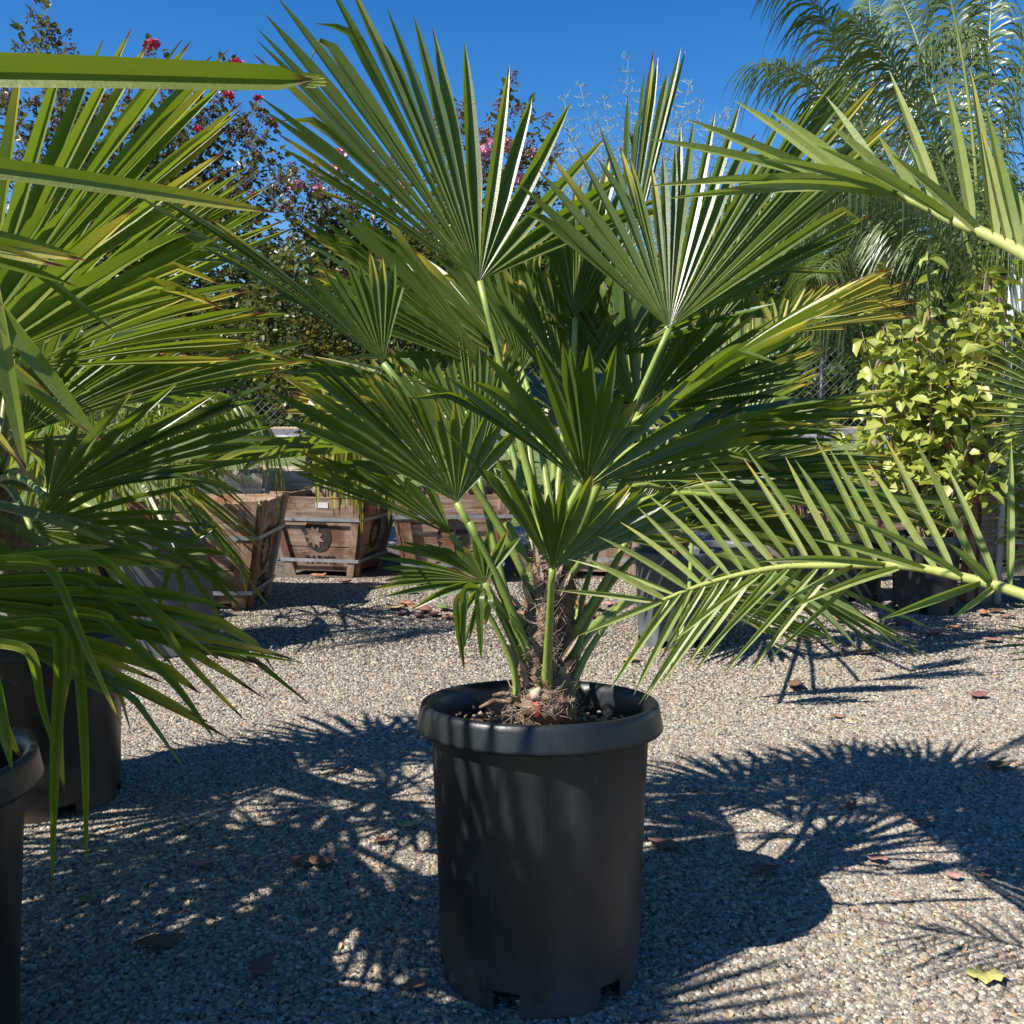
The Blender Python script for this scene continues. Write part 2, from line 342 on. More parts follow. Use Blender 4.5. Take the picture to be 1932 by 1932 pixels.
# pea gravel: many pebbles, one object, geometry nodes
def gravel():
    me = bpy.data.meshes.new('pea_gravel'); rows = []
    v = []; f = []; ds = []
    yy = [1.15+.15*i for i in range(38)]
    for j, y in enumerate(yy):
        hw = y*.56+.12
        n = 16
        for i in range(n+1): x = -hw+2*hw*i/n; v.append((x, y, ground_z(x, y)))
    for j in range(len(yy)-1):
        for i in range(16): a = j*17+i; f.append((a, a+1, a+18, a+17))
    me.from_pydata(v, [], f)
    at = me.attributes.new('dens', 'FLOAT', 'POINT')
    at.data.foreach_set('value', np.array([25000*(1 if p[1] < 2.9 else max(.18, 1-(p[1]-2.9)/2.2)) for p in v], dtype=np.float32))
    ob = bpy.data.objects.new('pea_gravel', me); COL.objects.link(ob); me.materials.append(M['pebble'])
    ng = bpy.data.node_groups.new('gravel', 'GeometryNodeTree')
    ng.interface.new_socket('Geometry', in_out='INPUT', socket_type='NodeSocketGeometry')
    ng.interface.new_socket('Geometry', in_out='OUTPUT', socket_type='NodeSocketGeometry')
    N = ng.nodes.new; L = ng.links.new
    gi = N('NodeGroupInput'); go = N('NodeGroupOutput')
    dp = N('GeometryNodeDistributePointsOnFaces'); na = N('GeometryNodeInputNamedAttribute'); na.data_type = 'FLOAT'; na.inputs[0].default_value = 'dens'
    L(gi.outputs[0], dp.inputs['Mesh']); L(na.outputs[0], dp.inputs['Density'])
    join = N('GeometryNodeJoinGeometry')
    for k in range(4):
        ic = N('GeometryNodeMeshIcoSphere'); ic.inputs['Radius'].default_value = 1; ic.inputs['Subdivisions'].default_value = 2
        nz = N('ShaderNodeTexNoise'); nz.noise_dimensions = '4D'; nz.inputs['Scale'].default_value = .9; nz.inputs['W'].default_value = k*7.3; nz.inputs['Detail'].default_value = 1
        sub = N('ShaderNodeVectorMath'); sub.operation = 'SUBTRACT'; sub.inputs[1].default_value = (.5, .5, .5)
        scl = N('ShaderNodeVectorMath'); scl.operation = 'SCALE'; scl.inputs['Scale'].default_value = 1.3
        sp = N('GeometryNodeSetPosition'); L(nz.outputs['Color'], sub.inputs[0]); L(sub.outputs[0], scl.inputs[0])
        L(ic.outputs[0], sp.inputs['Geometry']); L(scl.outputs[0], sp.inputs['Offset'])
        sm = N('GeometryNodeSetMaterial'); sm.inputs['Material'].default_value = M['pebble']; ss = N('GeometryNodeSetShadeSmooth')
        L(sp.outputs[0], ss.inputs[0]); L(ss.outputs[0], sm.inputs[0])
        g2i = N('GeometryNodeGeometryToInstance'); L(sm.outputs[0], g2i.inputs[0]); L(g2i.outputs[0], join.inputs[0])
    iop = N('GeometryNodeInstanceOnPoints'); L(dp.outputs['Points'], iop.inputs['Points']); L(join.outputs[0], iop.inputs['Instance'])
    iop.inputs['Pick Instance'].default_value = True
    def rv(lo, hi, seed):
        r = N('FunctionNodeRandomValue'); r.data_type = 'FLOAT_VECTOR'; r.inputs[0].default_value = lo; r.inputs[1].default_value = hi; r.inputs['Seed'].default_value = seed; return r.outputs[0]
    ri = N('FunctionNodeRandomValue'); ri.data_type = 'INT'; ri.inputs[4].default_value = 0; ri.inputs[5].default_value = 3; L(ri.outputs[2], iop.inputs['Instance Index'])
    L(rv((-.45, -.45, 0), (.45, .45, 6.283), 3), iop.inputs['Rotation'])
    sv = rv((.0044, .0034, .0028), (.0092, .0070, .0052), 5); rs = N('FunctionNodeRandomValue'); rs.data_type = 'FLOAT'; rs.inputs[2].default_value = .75; rs.inputs[3].default_value = 1.2; rs.inputs['Seed'].default_value = 9
    sm2 = N('ShaderNodeVectorMath'); sm2.operation = 'SCALE'; L(sv, sm2.inputs[0]); L(rs.outputs[1], sm2.inputs['Scale']); L(sm2.outputs[0], iop.inputs['Scale'])
    ti = N('GeometryNodeTranslateInstances'); L(iop.outputs[0], ti.inputs[0]); L(rv((0, 0, -.003), (0, 0, .010), 11), ti.inputs['Translation'])
    L(ti.outputs[0], go.inputs[0])
    md = ob.modifiers.new('gravel', 'NODES'); md.node_group = ng
    tag(ob, 'rounded grey, tan and cream pea gravel covering the yard', 'gravel', kind='stuff')
gravel()

# ------------------------------------------------------------------ leaf building blocks
rnd = random.Random(7)
def catmull(pts, u):
    n = len(pts)-1; x = u*n; i = min(int(x), n-1); t = x-i
    p0 = pts[max(i-1, 0)]; p1 = pts[i]; p2 = pts[i+1]; p3 = pts[min(i+2, n)]
    return p1*(1-t)+p2*t if n < 2 else .5*((2*p1)+(p2-p0)*t+(2*p0-5*p1+4*p2-p3)*t*t+(-p0+3*p1-3*p2+p3)*t*t*t)
def blade(mb, A, B, nrm, wmax, gap=None, bow=0., bowv=None, fold=.9, r=None, st=9, taper=2.0, w0=None, twist=0., tipfrac=1.0, kink=None):
    """one folded leaf segment from A to B.  gap: half angle to the neighbour (joined part of a fan)"""
    ax = B-A; L = ax.length
    if L < 1e-5: return
    d = ax/L; side = d.cross(nrm)
    if side.length < 1e-5: side = d.orthogonal()
    side.normalize(); nn = side.cross(d).normalized()
    r = rnd.random() if r is None else r
    bv = (bowv if bowv is not None else Vector((0, 0, 1)))*bow*L
    prev = None
    for i in range(st+1):
        t = i/st
        p = A+ax*t+bv*4*t*(1-t)
        if kink and t > kink[0]:
            p = p + kink[1]*(t-kink[0])/(1-kink[0])
        s_ = max(0, (t-.35)/.65); wt = wmax*(1-.28*s_)*max(0.0, 1-s_**(taper+1.6))
        if gap is not None: w = min(t*L*math.tan(gap), wt)
        else:
            w = wt*min(1, (w0 or .35)+t*4)
        if i == st: w = wmax*.035
        tw = twist*t; sd = side*math.cos(tw)+nn*math.sin(tw); n2 = nn*math.cos(tw)-side*math.sin(tw)
        up = n2*w*fold
        tt = t*tipfrac
        a = mb.vert(p-sd*w+up*.5, (tt, r, 1)); b = mb.vert(p-up*.5, (tt, r, 0)); b2 = mb.vert(p-up*.5, (tt, r, 0)); c = mb.vert(p+sd*w+up*.5, (tt, r, 1))
        if prev: mb.f.append((prev[0], prev[1], b, a)); mb.f.append((prev[3], prev[2], c, b2))
        prev = (a, b, c, b2)
def strap(mb, P_, wmax, nrm=Vector((0, -1, .3)), fold=.6, r=None, st=18, w0=.7, taper=3.0):
    r = rnd.random() if r is None else r; prev = None; P_ = [Vector(p) for p in P_]
    for i in range(st+1):
        t = i/st; p = catmull(P_, t); d = (catmull(P_, min(1, t+.04))-catmull(P_, max(0, t-.04))).normalized()
        sd = d.cross(nrm); sd = sd.normalized() if sd.length > .05 else d.orthogonal().normalized(); n2 = sd.cross(d)
        w = wmax*min(1, w0+t*3)*max(.03, 1-max(0, (t-.3)/.7)**taper); up = n2*w*fold
        a = mb.vert(p-sd*w+up*.5, (t, r, 1)); b = mb.vert(p-up*.5, (t, r, 0)); b2 = mb.vert(p-up*.5, (t, r, 0)); c = mb.vert(p+sd*w+up*.5, (t, r, 1))
        if prev: mb.f.append((prev[0], prev[1], b, a)); mb.f.append((prev[3], prev[2], c, b2))
        prev = (a, b, c, b2)
def fan3(mb, H, tips, wmax=.019, bow=.03, fold=.95, jit=.0, toward=CAM, fixr=None, droop=None):
    tips = [t+Vector((rnd.gauss(0, 1), rnd.gauss(0, 1), rnd.gauss(0, 1)))*(t-H).length*.012 for t in tips]
    n = len(tips); D = [(t-H).normalized() for t in tips]
    N = []; 
    for i in range(n):
        c = D[max(i-1, 0)].cross(D[min(i+1, n-1)])
        if c.length < 1e-4: c = Vector((0, -1, .3))
        N.append(c.normalized())
    s = sum((nn.dot(toward-H) for nn in N)); N = [nn*(1 if s > 0 else -1) for nn in N]
    N = [(N[max(i-1, 0)]+N[i]*2+N[min(i+1, n-1)]).normalized() for i in range(n)]
    for i in range(n):
        g = []
        if i > 0: g.append(D[i].angle(D[i-1]))
        if i < n-1: g.append(D[i].angle(D[i+1]))
        gap = min(sum(g)/len(g)/2*1.04, .5)
        k = None
        if droop and rnd.random() < droop: k = (.62+.25*rnd.random(), (Vector((rnd.uniform(-.4, .4), rnd.uniform(-.3, .3), -1))*.16*rnd.random()-D[i]*.12*rnd.random())*(tips[i]-H).length)
        blade(mb, H, tips[i], N[i], .80*wmax*(.85+.3*rnd.random()), gap=gap, bow=bow*(.6+.8*rnd.random()), fold=fold, twist=rnd.uniform(-.25, .25), st=10, taper=2.2+rnd.random(),
              kink=k, r=fixr if fixr is not None else rnd.random())
def fanpx(mb, hub, tips, g=(0, 0), n=None, **kw):
    """fan from picture positions: hub (x, y, depth), tips (x, y[, extra depth]); g = lean of the fan plane, metres per 1000 px"""
    H = P(*hub); T = []
    for t in tips:
        dx, dy = t[0]-hub[0], t[1]-hub[1]
        T.append(Vector((t[0], t[1], hub[2]+g[0]*dx/1000+g[1]*(-dy)/1000+(t[2] if len(t) > 2 else 0))))
    if n: n = int(n*1.22); T = [catmull(T, i/(n-1)) for i in range(n)]
    kw['wmax'] = kw.get('wmax', .019)*.88; jl_ = 0
    jl = kw.pop('jl', .03)+.015; kw.setdefault('droop', .22)
    pts = []
    for q in T:
        k = 1+rnd.uniform(-jl, jl*.4)
        pts.append(P(hub[0]+(q.x-hub[0])*k, hub[1]+(q.y-hub[1])*k, q.z))
    fan3(mb, H, pts, **kw); return H
def bez(A, C, B, n=9): return [A*(1-t)**2+C*2*t*(1-t)+B*t*t for t in [i/n for i in range(n+1)]]
def stalk(mb, A, B, C=None, r0=.010, r1=.0065, r=None):
    if C is None: C = A.lerp(B, .5)+Vector((0, 0, .05))
    pts = bez(A, C, B, 10); rr = [r0+(r1-r0)*min(1, i/10*1.3) for i in range(11)]
    rr[0] = r0*1.5; rr[1] = r0*1.15
    mb.tube(pts, rr, 7, a=rnd.random() if r is None else r)
def frond(parent, A, C, hub, tips, mat='fan', pmat='petiole', r0=.010, r1=.0065, label=None, **kw):
    f = MB(); H = fanpx(f, hub, tips, **kw); o = f.build('frond', M[mat], parent)
    if label: o['label'] = label
    s = MB(); stalk(s, A, H, C, r0, r1); s.build('leaf_stalk', M[pmat], o)
    return o
def auto_frond(parent, A, H, axis, R, spread=2.4, n=26, cup=.25, droop=.15, mat='fan', wmax=.018, nrm=None, pmat='petiole', C=None, kink=.25, r0=.009, toward=None):
    axis = axis.normalized(); up = Vector((0, 0, 1)) if nrm is None else nrm
    side = axis.cross(up); side = side.normalized() if side.length > .05 else axis.orthogonal().normalized()
    nn = side.cross(axis).normalized(); T = []
    for i in range(n):
        ph = -spread/2+spread*i/(n-1)+rnd.uniform(-.015, .015)
        d = axis*math.cos(ph)+side*math.sin(ph)+nn*cup*(1-math.cos(ph))
        L = R*(.66+.34*math.cos(ph*.75))*(.93+.1*rnd.random())
        T.append(H+d.normalized()*L-Vector((0, 0, 1))*droop*L*(.6+.8*rnd.random()))
    f = MB(); fan3(f, H, T, wmax=wmax, toward=toward or (H+nn), droop=kink); o = f.build('frond', M[mat], parent)
    s = MB(); stalk(s, A, H, C, r0, r0*.65); s.build('leaf_stalk', M[pmat], o); return o
def auto_palm(parent, base, n, plen, R, az=(0, 6.283), el=(.1, 1.3), mat='fan_far', seed=1, spread=2.6, seg=24, wmax=.016, droop=.18, r0=.009):
    g = random.Random(seed); st = rnd.getstate(); rnd.seed(seed)
    for i in range(n):
        a = az[0]+(az[1]-az[0])*((i*.618+g.random()*.12) % 1); e = el[0]+(el[1]-el[0])*((i+.5)/n)
        d = Vector((math.cos(a)*math.cos(e), math.sin(a)*math.cos(e), math.sin(e)))
        H = base+d*plen*(.85+.3*g.random())-Vector((0, 0, .05))
        ax = (d-Vector((0, 0, .25+.2*g.random()))).normalized()
        auto_frond(parent, base, H, ax, R*(.85+.25*g.random()), spread=spread*(.85+.25*g.random()), n=seg, droop=droop, mat=mat, wmax=wmax, C=base+d*plen*.5+Vector((0, 0, .1)), r0=r0)
    rnd.setstate(st)

# ------------------------------------------------------------------ pots
def lathe(mb, prof, Mx, k=64, closed=False, skip=None):
    rings = []
    for (r, z) in prof: rings.append([mb.vert(Mx @ Vector((r*math.cos(2*math.pi*j/k), r*math.sin(2*math.pi*j/k), z))) for j in range(k)])
    for i in range(len(prof)-1):
        for j in range(k):
            if skip and skip(i, j): continue
            mb.f.append((rings[i][j], rings[i][(j+1) % k], rings[i+1][(j+1) % k], rings[i+1][j]))
    return rings
def make_pot(parent, base, rb, rt, H, tilt=(0, 0), mat='pot', rmat='rim', rimh=.05, lip=.026, soil=.07, notch=True, k=72, rotz=0.):
    Mx = Matrix.Translation(base) @ Matrix.Rotation(tilt[0], 4, 'X') @ Matrix.Rotation(tilt[1], 4, 'Y') @ Matrix.Rotation(rotz, 4, 'Z')
    def nsk(i, j):
        if not notch or i > 0: return False
        ph = (j % (k//6)); return ph in (0, 1, 2)
    b = MB(); hb = H-rimh
    prof = [(rb, 0), (rb*1.004, .042), (rb*1.012, .055)]+[(rb+(rt-rb)*t, .055+(hb-.055)*t) for t in (.25, .5, .75, 1)]
    lathe(b, prof, Mx, k, skip=nsk)
    lathe(b, [(rb-.004, .0), (rb-.002, .05), (rt-.004, hb)][::-1], Mx, k, skip=lambda i, j: nsk(0, j) if i == 1 and notch else False)
    pot = b.build('pot', M[mat], parent)
    r = MB()
    lathe(r, [(rt-.0045, hb+.004), (rt+.001, hb-.004), (rt+lip*1.08-.002, hb-.004), (rt+lip*1.12, hb), (rt+lip*1.10, hb+.004), (rt+lip*.86, H-.014), (rt+lip*.78, H-.005), (rt+lip*.62, H-.001), (rt+lip*.38, H), (rt+lip*.1, H-.006), (rt-.004, H-.018), (rt-.007, hb-.03)], Mx, k)
    r.build('rim', M[rmat], pot)
    q = MB(); lathe(q, [(.0001, .03), (rb-.012, .03), (rb-.010, .06), (rt-.009, hb-.02)], Mx, 40); q.build('inner_wall', M['pot_in'], pot)
    s = MB(); zs = H-soil; R = rt-.008; g = random.Random(3)
    nr = 14; rings = []
    for i in range(nr+1):
        rr = R*i/nr+.0001; ring = []
        for j in range(40):
            an = 2*math.pi*j/40; x, y = rr*math.cos(an), rr*math.sin(an)
            ring.append(s.vert(Mx @ Vector((x, y, zs+.018*noise.noise(Vector((x*30, y*30, 1)))+.02*(1-i/nr)))))
        rings.append(ring)
    for i in range(nr):
        for j in range(40): s.f.append((rings[i][j], rings[i+1][j], rings[i+1][(j+1) % 40], rings[i][(j+1) % 40]))
    s.build('soil', M['soil'], parent)
    return Mx

# ================================================================== MAIN PALM
pb = G(1018, 1815); pb.z = -.012
main = empty('potted_palm', pb, 'fan palm with fibrous trunk in the large black nursery pot at the front', 'potted palm')
TILT = R_(-5)
MX = make_pot(main, pb, .199, .219, .545, (TILT, 0), rotz=R_(3))
def fibrous(name, parent, pts, rad, k=20, seed=0, amp=.006, strands=500):
    mb = MB(); pts = [Vector(p) for p in pts]; n = 40; rings = []
    for i in range(n+1):
        u = i/n; c = catmull(pts, u); r = float(np.interp(u, np.linspace(0, 1, len(rad)), rad)); ring = []
        for j in range(k):
            an = 2*math.pi*j/k; q = Vector((math.cos(an), math.sin(an), 0))
            rr = r*(1+.12*math.sin(3*an+u*17+seed))+amp*noise.noise(Vector((q.x*4, q.y*4, c.z*45+seed)))*1.6+amp*.8*noise.noise(c*60+q*3)
            ring.append(mb.vert(c+q*rr))
        rings.append(ring)
    for i in range(n):
        for j in range(k): mb.f.append((rings[i][j], rings[i][(j+1) % k], rings[i+1][(j+1) % k], rings[i+1][j]))
    mb.f.append(tuple(rings[-1]))
    o = mb.build(name, M['fiber'], parent)
    g = random.Random(seed+5); sb = MB()
    for _ in range(strands):
        u = g.random(); c = catmull(pts, u); r = float(np.interp(u, np.linspace(0, 1, len(rad)), rad)); an = g.random()*6.283
        q = Vector((math.cos(an), math.sin(an), 0)); p = c+q*(r+.001); t = Vector((-q.y, q.x, 0))
        L = g.uniform(.015, .05); dz = g.uniform(-1, 1); ss = g.choice((-1, 1))
        p1 = p+t*ss*L*.5+q*g.uniform(.001, .008)+Vector((0, 0, dz*L*.4)); p2 = p1+t*ss*L*.35+q*g.uniform(-.006, .012)+Vector((0, 0, dz*L*.6))
        sb.tube([p, p1, p2], [.0008, .0006, .0003], 3, cap=False)
    sb.build('fibre', M['strand'], o)
    return o
fibrous('trunk', main, [P(1008, 1345, 1.90), P(1012, 1290, 1.90), P(1012, 1230, 1.89), P(1020, 1150, 1.90), P(1022, 1075, 1.91), P(1030, 1020, 1.92)], [.042, .044, .036, .032, .028, .023, .014], seed=1, strands=700)
fibrous('trunk', main, [P(1056, 1340, 1.97), P(1052, 1260, 1.97), P(1058, 1180, 1.97), P(1062, 1110, 1.97), P(1064, 1050, 1.98)], [.032, .031, .027, .024, .016], seed=9, strands=350)
fibrous('trunk_base', main, [P(1020, 1352, 1.90), P(1022, 1322, 1.89), P(1028, 1290, 1.90), P(1040, 1262, 1.92)], [.052, .060, .052, .03], seed=21, strands=420)
mb = MB()                                                   # torn leaf bases round the trunk
for i in range(46):
    z = rnd.random(); x0 = 1015+rnd.uniform(-34, 46); y0 = 1320-z*260
    a = P(x0, y0, 1.875+rnd.uniform(-.005, .02)); d = Vector(((x0-1022)*.0007, -.012, .03+.03*rnd.random())); 
    blade(mb, a, a+d*(.7+rnd.random()*.7), Vector((0, -1, .2)), .004+.004*rnd.random(), fold=.3, st=4, w0=.8)
mb.build('leaf_base', M['strand'], main)
mb = MB(); mb.tube([P(1017, 1352, 1.835), P(1015, 1335, 1.84), P(1012, 1316, 1.845)], [.0105, .0105, .010], 10); mb.build('cut_stub', M['red'], main)
mb = MB(); mb.tube([P(1012, 1318, 1.843), P(1010, 1308, 1.842), P(1020, 1298, 1.845)], [.012, .011, .004], 8); mb.build('stub_cap', M['strand'], main)
mb = MB()                                                   # knotted roots and bark chips on the soil
for (pp) in ([(905, 1335), (930, 1322), (960, 1325), (985, 1320)], [(950, 1345), (975, 1338), (1000, 1340), (1012, 1325)], [(930, 1312), (950, 1308), (975, 1316)], [(1060, 1345), (1075, 1325), (1085, 1318)]):
    mb = MB(); mb.tube([P(x, y, 1.86+rnd.uniform(-.02, .03)) for x, y in pp], [.003]+[.005]*(len(pp)-2)+[.003], 7); mb.build('surface_root', M['fiber'], main)
mb = MB()
for i in range(260):
    an = rnd.random()*6.28; rr = .2*math.sqrt(rnd.random()); p = MX @ Vector((rr*math.cos(an), rr*math.sin(an), .545-.07+.012+rnd.uniform(0, .012)))
    mb.box(p, rnd.uniform(.004, .016), rnd.uniform(.003, .009), .003, M=Matrix.Translation(p) @ Matrix.Rotation(rnd.random()*6, 4, 'Z') @ Matrix.Rotation(rnd.uniform(-.6, .6), 4, 'X'))
mb.build('bark_chips', M['strand'], main, smooth=False)

C0 = P(1030, 1075, 1.92)      # crown
def cr(x, y, d=1.93): return P(x, y, d)
# back fill first (lower detail, behind)
random_state = rnd.getstate()
frond(main, cr(1040, 1060), cr(985, 850, 2.0), (905, 530, 1.98),
      [(1302, 378), (1214, 360), (1151, 258), (1041, 175), (965, 132), (852, 68), (784, 30), (703, -8), (648, -40), (600, -62), (556, -50), (516, 2), (489, 36), (481, 78), (473, 126), (486, 185), (506, 235), (536, 283), (560, 310), (585, 333)],
      g=(.35, .15), n=24, wmax=.0215, bow=.015, jl=.015, r0=.011, label='largest upright frond, top middle')
frond(main, cr(1062, 1060, 1.98), cr(1160, 850, 2.0), (1263, 620, 1.95),
      [(951, 367), (1009, 317), (1079, 273), (1140, 231), (1192, 300), (1252, 288), (1290, 240), (1346, 207), (1448, 190), (1531, 182), (1562, 160), (1591, 116), (1624, 127), (1665, 144), (1683, 169), (1696, 202), (1706, 241), (1680, 300), (1650, 397), (1615, 431), (1560, 480)],
      g=(.25, .25), n=34, wmax=.0175, bow=.012, jl=.02, r0=.011)
frond(main, cr(1065, 1075, 1.97), cr(1085, 990, 1.9), (1105, 920, 1.84),
      [(775, 706), (761, 690), (852, 697), (913, 659), (1066, 648), (1074, 643), (1163, 646), (1200, 740), (1222, 770), (1310, 707), (1400, 775), (1460, 800), (1485, 830), (1470, 858), (1420, 880), (1345, 905)],
      g=(.2, -.25), n=22, wmax=.0225, bow=.03, jl=.01, r0=.010)
frond(main, cr(1030, 1300, 1.87), cr(1036, 1180, 1.80), (1042, 1075, 1.72),
      [(826, 798), (838, 800), (884, 850), (927, 858), (1001, 894), (1046, 930), (1097, 884), (1188, 913), (1231, 922), (1300, 930), (1325, 945), (1290, 985)],
      g=(.1, -.35), n=13, wmax=.020, bow=.02, jl=.01, r0=.0105)
frond(main, cr(1000, 1260, 1.88), cr(960, 1130, 1.85), (862, 948, 1.82),
      [(520, 780), (520, 700), (537, 625), (600, 690), (640, 690), (672, 705), (700, 703), (733, 713), (761, 733), (800, 745), (870, 745), (925, 762), (985, 796)],
      g=(.3, -.05), n=19, wmax=.018, bow=.02, r0=.009)
frond(main, cr(985, 1240, 1.90), cr(930, 1120, 1.9), (852, 1010, 1.86),
      [(600, 925), (572, 903), (549, 882), (549, 862), (574, 849), (640, 860), (690, 850), (720, 880), (800, 900)],
      g=(.2, .0), n=14, wmax=.016, bow=.02, r0=.008)
frond(main, cr(1005, 1110, 1.93), cr(900, 900, 1.95), (723, 685, 1.9),
      [(390, 410), (364, 397), (317, 377), (278, 374), (258, 380), (300, 420), (380, 470), (446, 504), (522, 516), (600, 512), (639, 496), (679, 478), (725, 474), (763, 512)],
      g=(.35, .1), n=21, wmax=.018, bow=.03, r0=.009, jl=.02)
frond(main, cr(1015, 1080, 1.97), cr(980, 880, 2.1), (925, 700, 2.15),
      [(700, 378), (650, 370), (603, 392), (575, 400), (553, 428), (549, 450), (557, 480), (600, 540), (640, 600)],
      g=(.3, .2), n=15, wmax=.020, bow=.02)
frond(main, cr(1010, 1180, 1.9), cr(960, 1190, 1.86), (915, 1100, 1.83),
      [(872, 1235), (880, 1180), (740, 1140), (695, 1105), (742, 1085), (700, 1060), (728, 1026), (800, 1020), (854, 1036), (880, 1020), (930, 1000), (985, 1010)],
      g=(.1, .0), n=17, wmax=.011, bow=.06, r0=.006)
f = MB()                                                    # bent, drooping segments of the low frond
for (a, k, b) in (((905, 1110), (880, 1112), (872, 1250)), ((912, 1112), (905, 1125), (908, 1245)), ((900, 1108), (866, 1130), (876, 1265)), ((917, 1112), (921, 1130), (915, 1180))):
    A, K, B = P(*a, 1.82), P(*k, 1.79), P(*b, 1.80)
    strap(f, [A, K, K.lerp(B, .3)+(K-A)*.15, B], .0085, Vector((rnd.uniform(-.5, .5), -1, .2)), w0=.3)
f.build('bent_segments', M['fan'], main)
# upright and rear fronds
frond(main, cr(1045, 1080, 1.99), cr(1050, 900, 2.1), (1070, 765, 2.12),
      [(905, 540), (950, 500), (976, 476), (1015, 500), (1040, 480), (1100, 470), (1150, 520), (1190, 590)], g=(0, .2), n=14, wmax=.024, bow=.01)
frond(main, cr(1065, 1080, 2.0), cr(1140, 880, 2.2), (1175, 560, 2.35),
      [(1178, 198), (1198, 159), (1215, 130), (1232, 112), (1257, 90), (1280, 94), (1292, 102), (1270, 160)], g=(0, .35), n=12, wmax=.019, bow=.01)
frond(main, cr(1065, 1070, 2.0), cr(1080, 760, 2.1), (1085, 600, 2.1),
      [(1010, 420), (1060, 350), (1100, 330), (1135, 310), (1160, 300), (1180, 400), (1200, 450)], g=(0, .3), n=11, wmax=.02, bow=.01)
frond(main, cr(1065, 1075, 2.0), cr(1130, 880, 2.1), (1205, 780, 2.15),
      [(1000, 560), (1040, 520), (1100, 520), (1300, 520), (1400, 560), (1480, 600), (1535, 635), (1545, 665), (1500, 720), (1440, 770)], g=(.3, .15), n=26, wmax=.016, bow=.015)
frond(main, cr(1075, 1200, 1.97), cr(1150, 1100, 2.0), (1215, 950, 2.1),
      [(1200, 780), (1280, 790), (1380, 830), (1440, 880), (1480, 920), (1440, 970), (1380, 1000)], g=(.3, .1), n=18, wmax=.016, bow=.02)
frond(main, cr(995, 1270, 1.95), cr(950, 1120, 2.05), (900, 880, 2.1),
      [(660, 690), (720, 640), (790, 600), (850, 600), (900, 640), (960, 640), (1000, 690)], g=(0, .2), n=19, wmax=.016, bow=.01)
frond(main, cr(1030, 1050, 2.0), cr(1000, 900, 2.1), (985, 700, 2.25),
      [(700, 560), (760, 470), (830, 420), (930, 400), (1000, 430), (1080, 480), (1130, 560)], g=(0, .1), n=22, wmax=.018, bow=.01)
frond(main, cr(1045, 1120, 1.95), cr(1100, 1060, 1.9), (1130, 1010, 1.85),
      [(1190, 880), (1230, 915), (1290, 930), (1330, 985), (1290, 1040)], g=(.2, 0), n=9, wmax=.013, bow=.02, r0=.007)
mb = MB()                                                   # bare stalks that pass in front of and beside the trunk
for a, c, b, r0, r1 in (((975, 1320, 1.86), (985, 1260, 1.86), (905, 1130, 1.83), .008, .005), ((998, 1240, 1.87), (955, 1110, 1.84), (885, 985, 1.82), .010, .007),
                        ((1006, 1290, 1.88), (960, 1200, 1.87), (925, 1115, 1.86), .008, .005), ((1074, 1345, 1.90), (1066, 1270, 1.90), (1180, 1130, 1.98), .011, .006),
                        ((1078, 1250, 1.96), (1110, 1130, 2.0), (1200, 1050, 2.15), .010, .007), ((1072, 1240, 1.98), (1100, 1110, 2.1), (1130, 1030, 2.2), .009, .006),
                        ((1012, 1120, 1.9), (990, 1040, 1.9), (955, 985, 1.9), .013, .008), ((1075, 1250, 2.0), (1120, 1160, 2.1), (1200, 1130, 2.4), .012, .010)):
    s = MB(); stalk(s, P(*a), P(*b), P(*c), r0, r1); s.build('leaf_stalk', M['petiole'], main)

auto_palm(main, C0+Vector((.02, .10, .05)), 11, .42, .48, az=(-.1, 3.3), el=(.3, 1.15), mat='fan', seed=77, wmax=.015, droop=.15, seg=26)
auto_palm(main, C0+Vector((.02, .04, .0)), 4, .36, .40, az=(-.2, .5), el=(.2, .7), mat='fan', seed=78, wmax=.014, droop=.2, seg=22)
# ================================================================== helper for feather fronds
def px_leaflets(parent, rach, w, ups, mat='feather', name='feather_frond', r0=.008, r1=.003, label=None, lw=.009):
    """rach: list of (x,y,d); ups: list of (bx,by,tx,ty,ddepth)"""
    f = MB(); rp = [P(*q) for q in rach]
    def depth_at(x):
        xs_ = [q[0] for q in rach]; return float(np.interp(x, xs_, [q[2] for q in rach]))
    for (bx, by, tx, ty, dd) in ups:
        d0 = depth_at(bx); A = P(bx, by, d0); B = P(tx, ty, d0+dd)
        v = (B-A); nrm = v.cross(Vector((0, 0, 1)) if abs(v.normalized().z) < .8 else Vector((1, 0, 0)))
        nrm = Vector((0, -1, 0)) + .4*Vector((rnd.uniform(-1, 1), 0, rnd.uniform(-1, 1)))
        blade(f, A, B, nrm, lw*(.85+.3*rnd.random()), fold=.9, bow=rnd.uniform(.0, .035), st=9, w0=.45, taper=1.5, twist=rnd.uniform(-.5, .5))
    o = f.build(name, M[mat], parent)
    if label: o['label'] = label
    s = MB(); n = 24; pts = [catmull(rp, i/n) for i in range(n+1)]
    s.tube(pts, [r1+(r0-r1)*i/n for i in range(n+1)], 7, a=.9); s.build('midrib', M['queen_stem'], o)
    return o

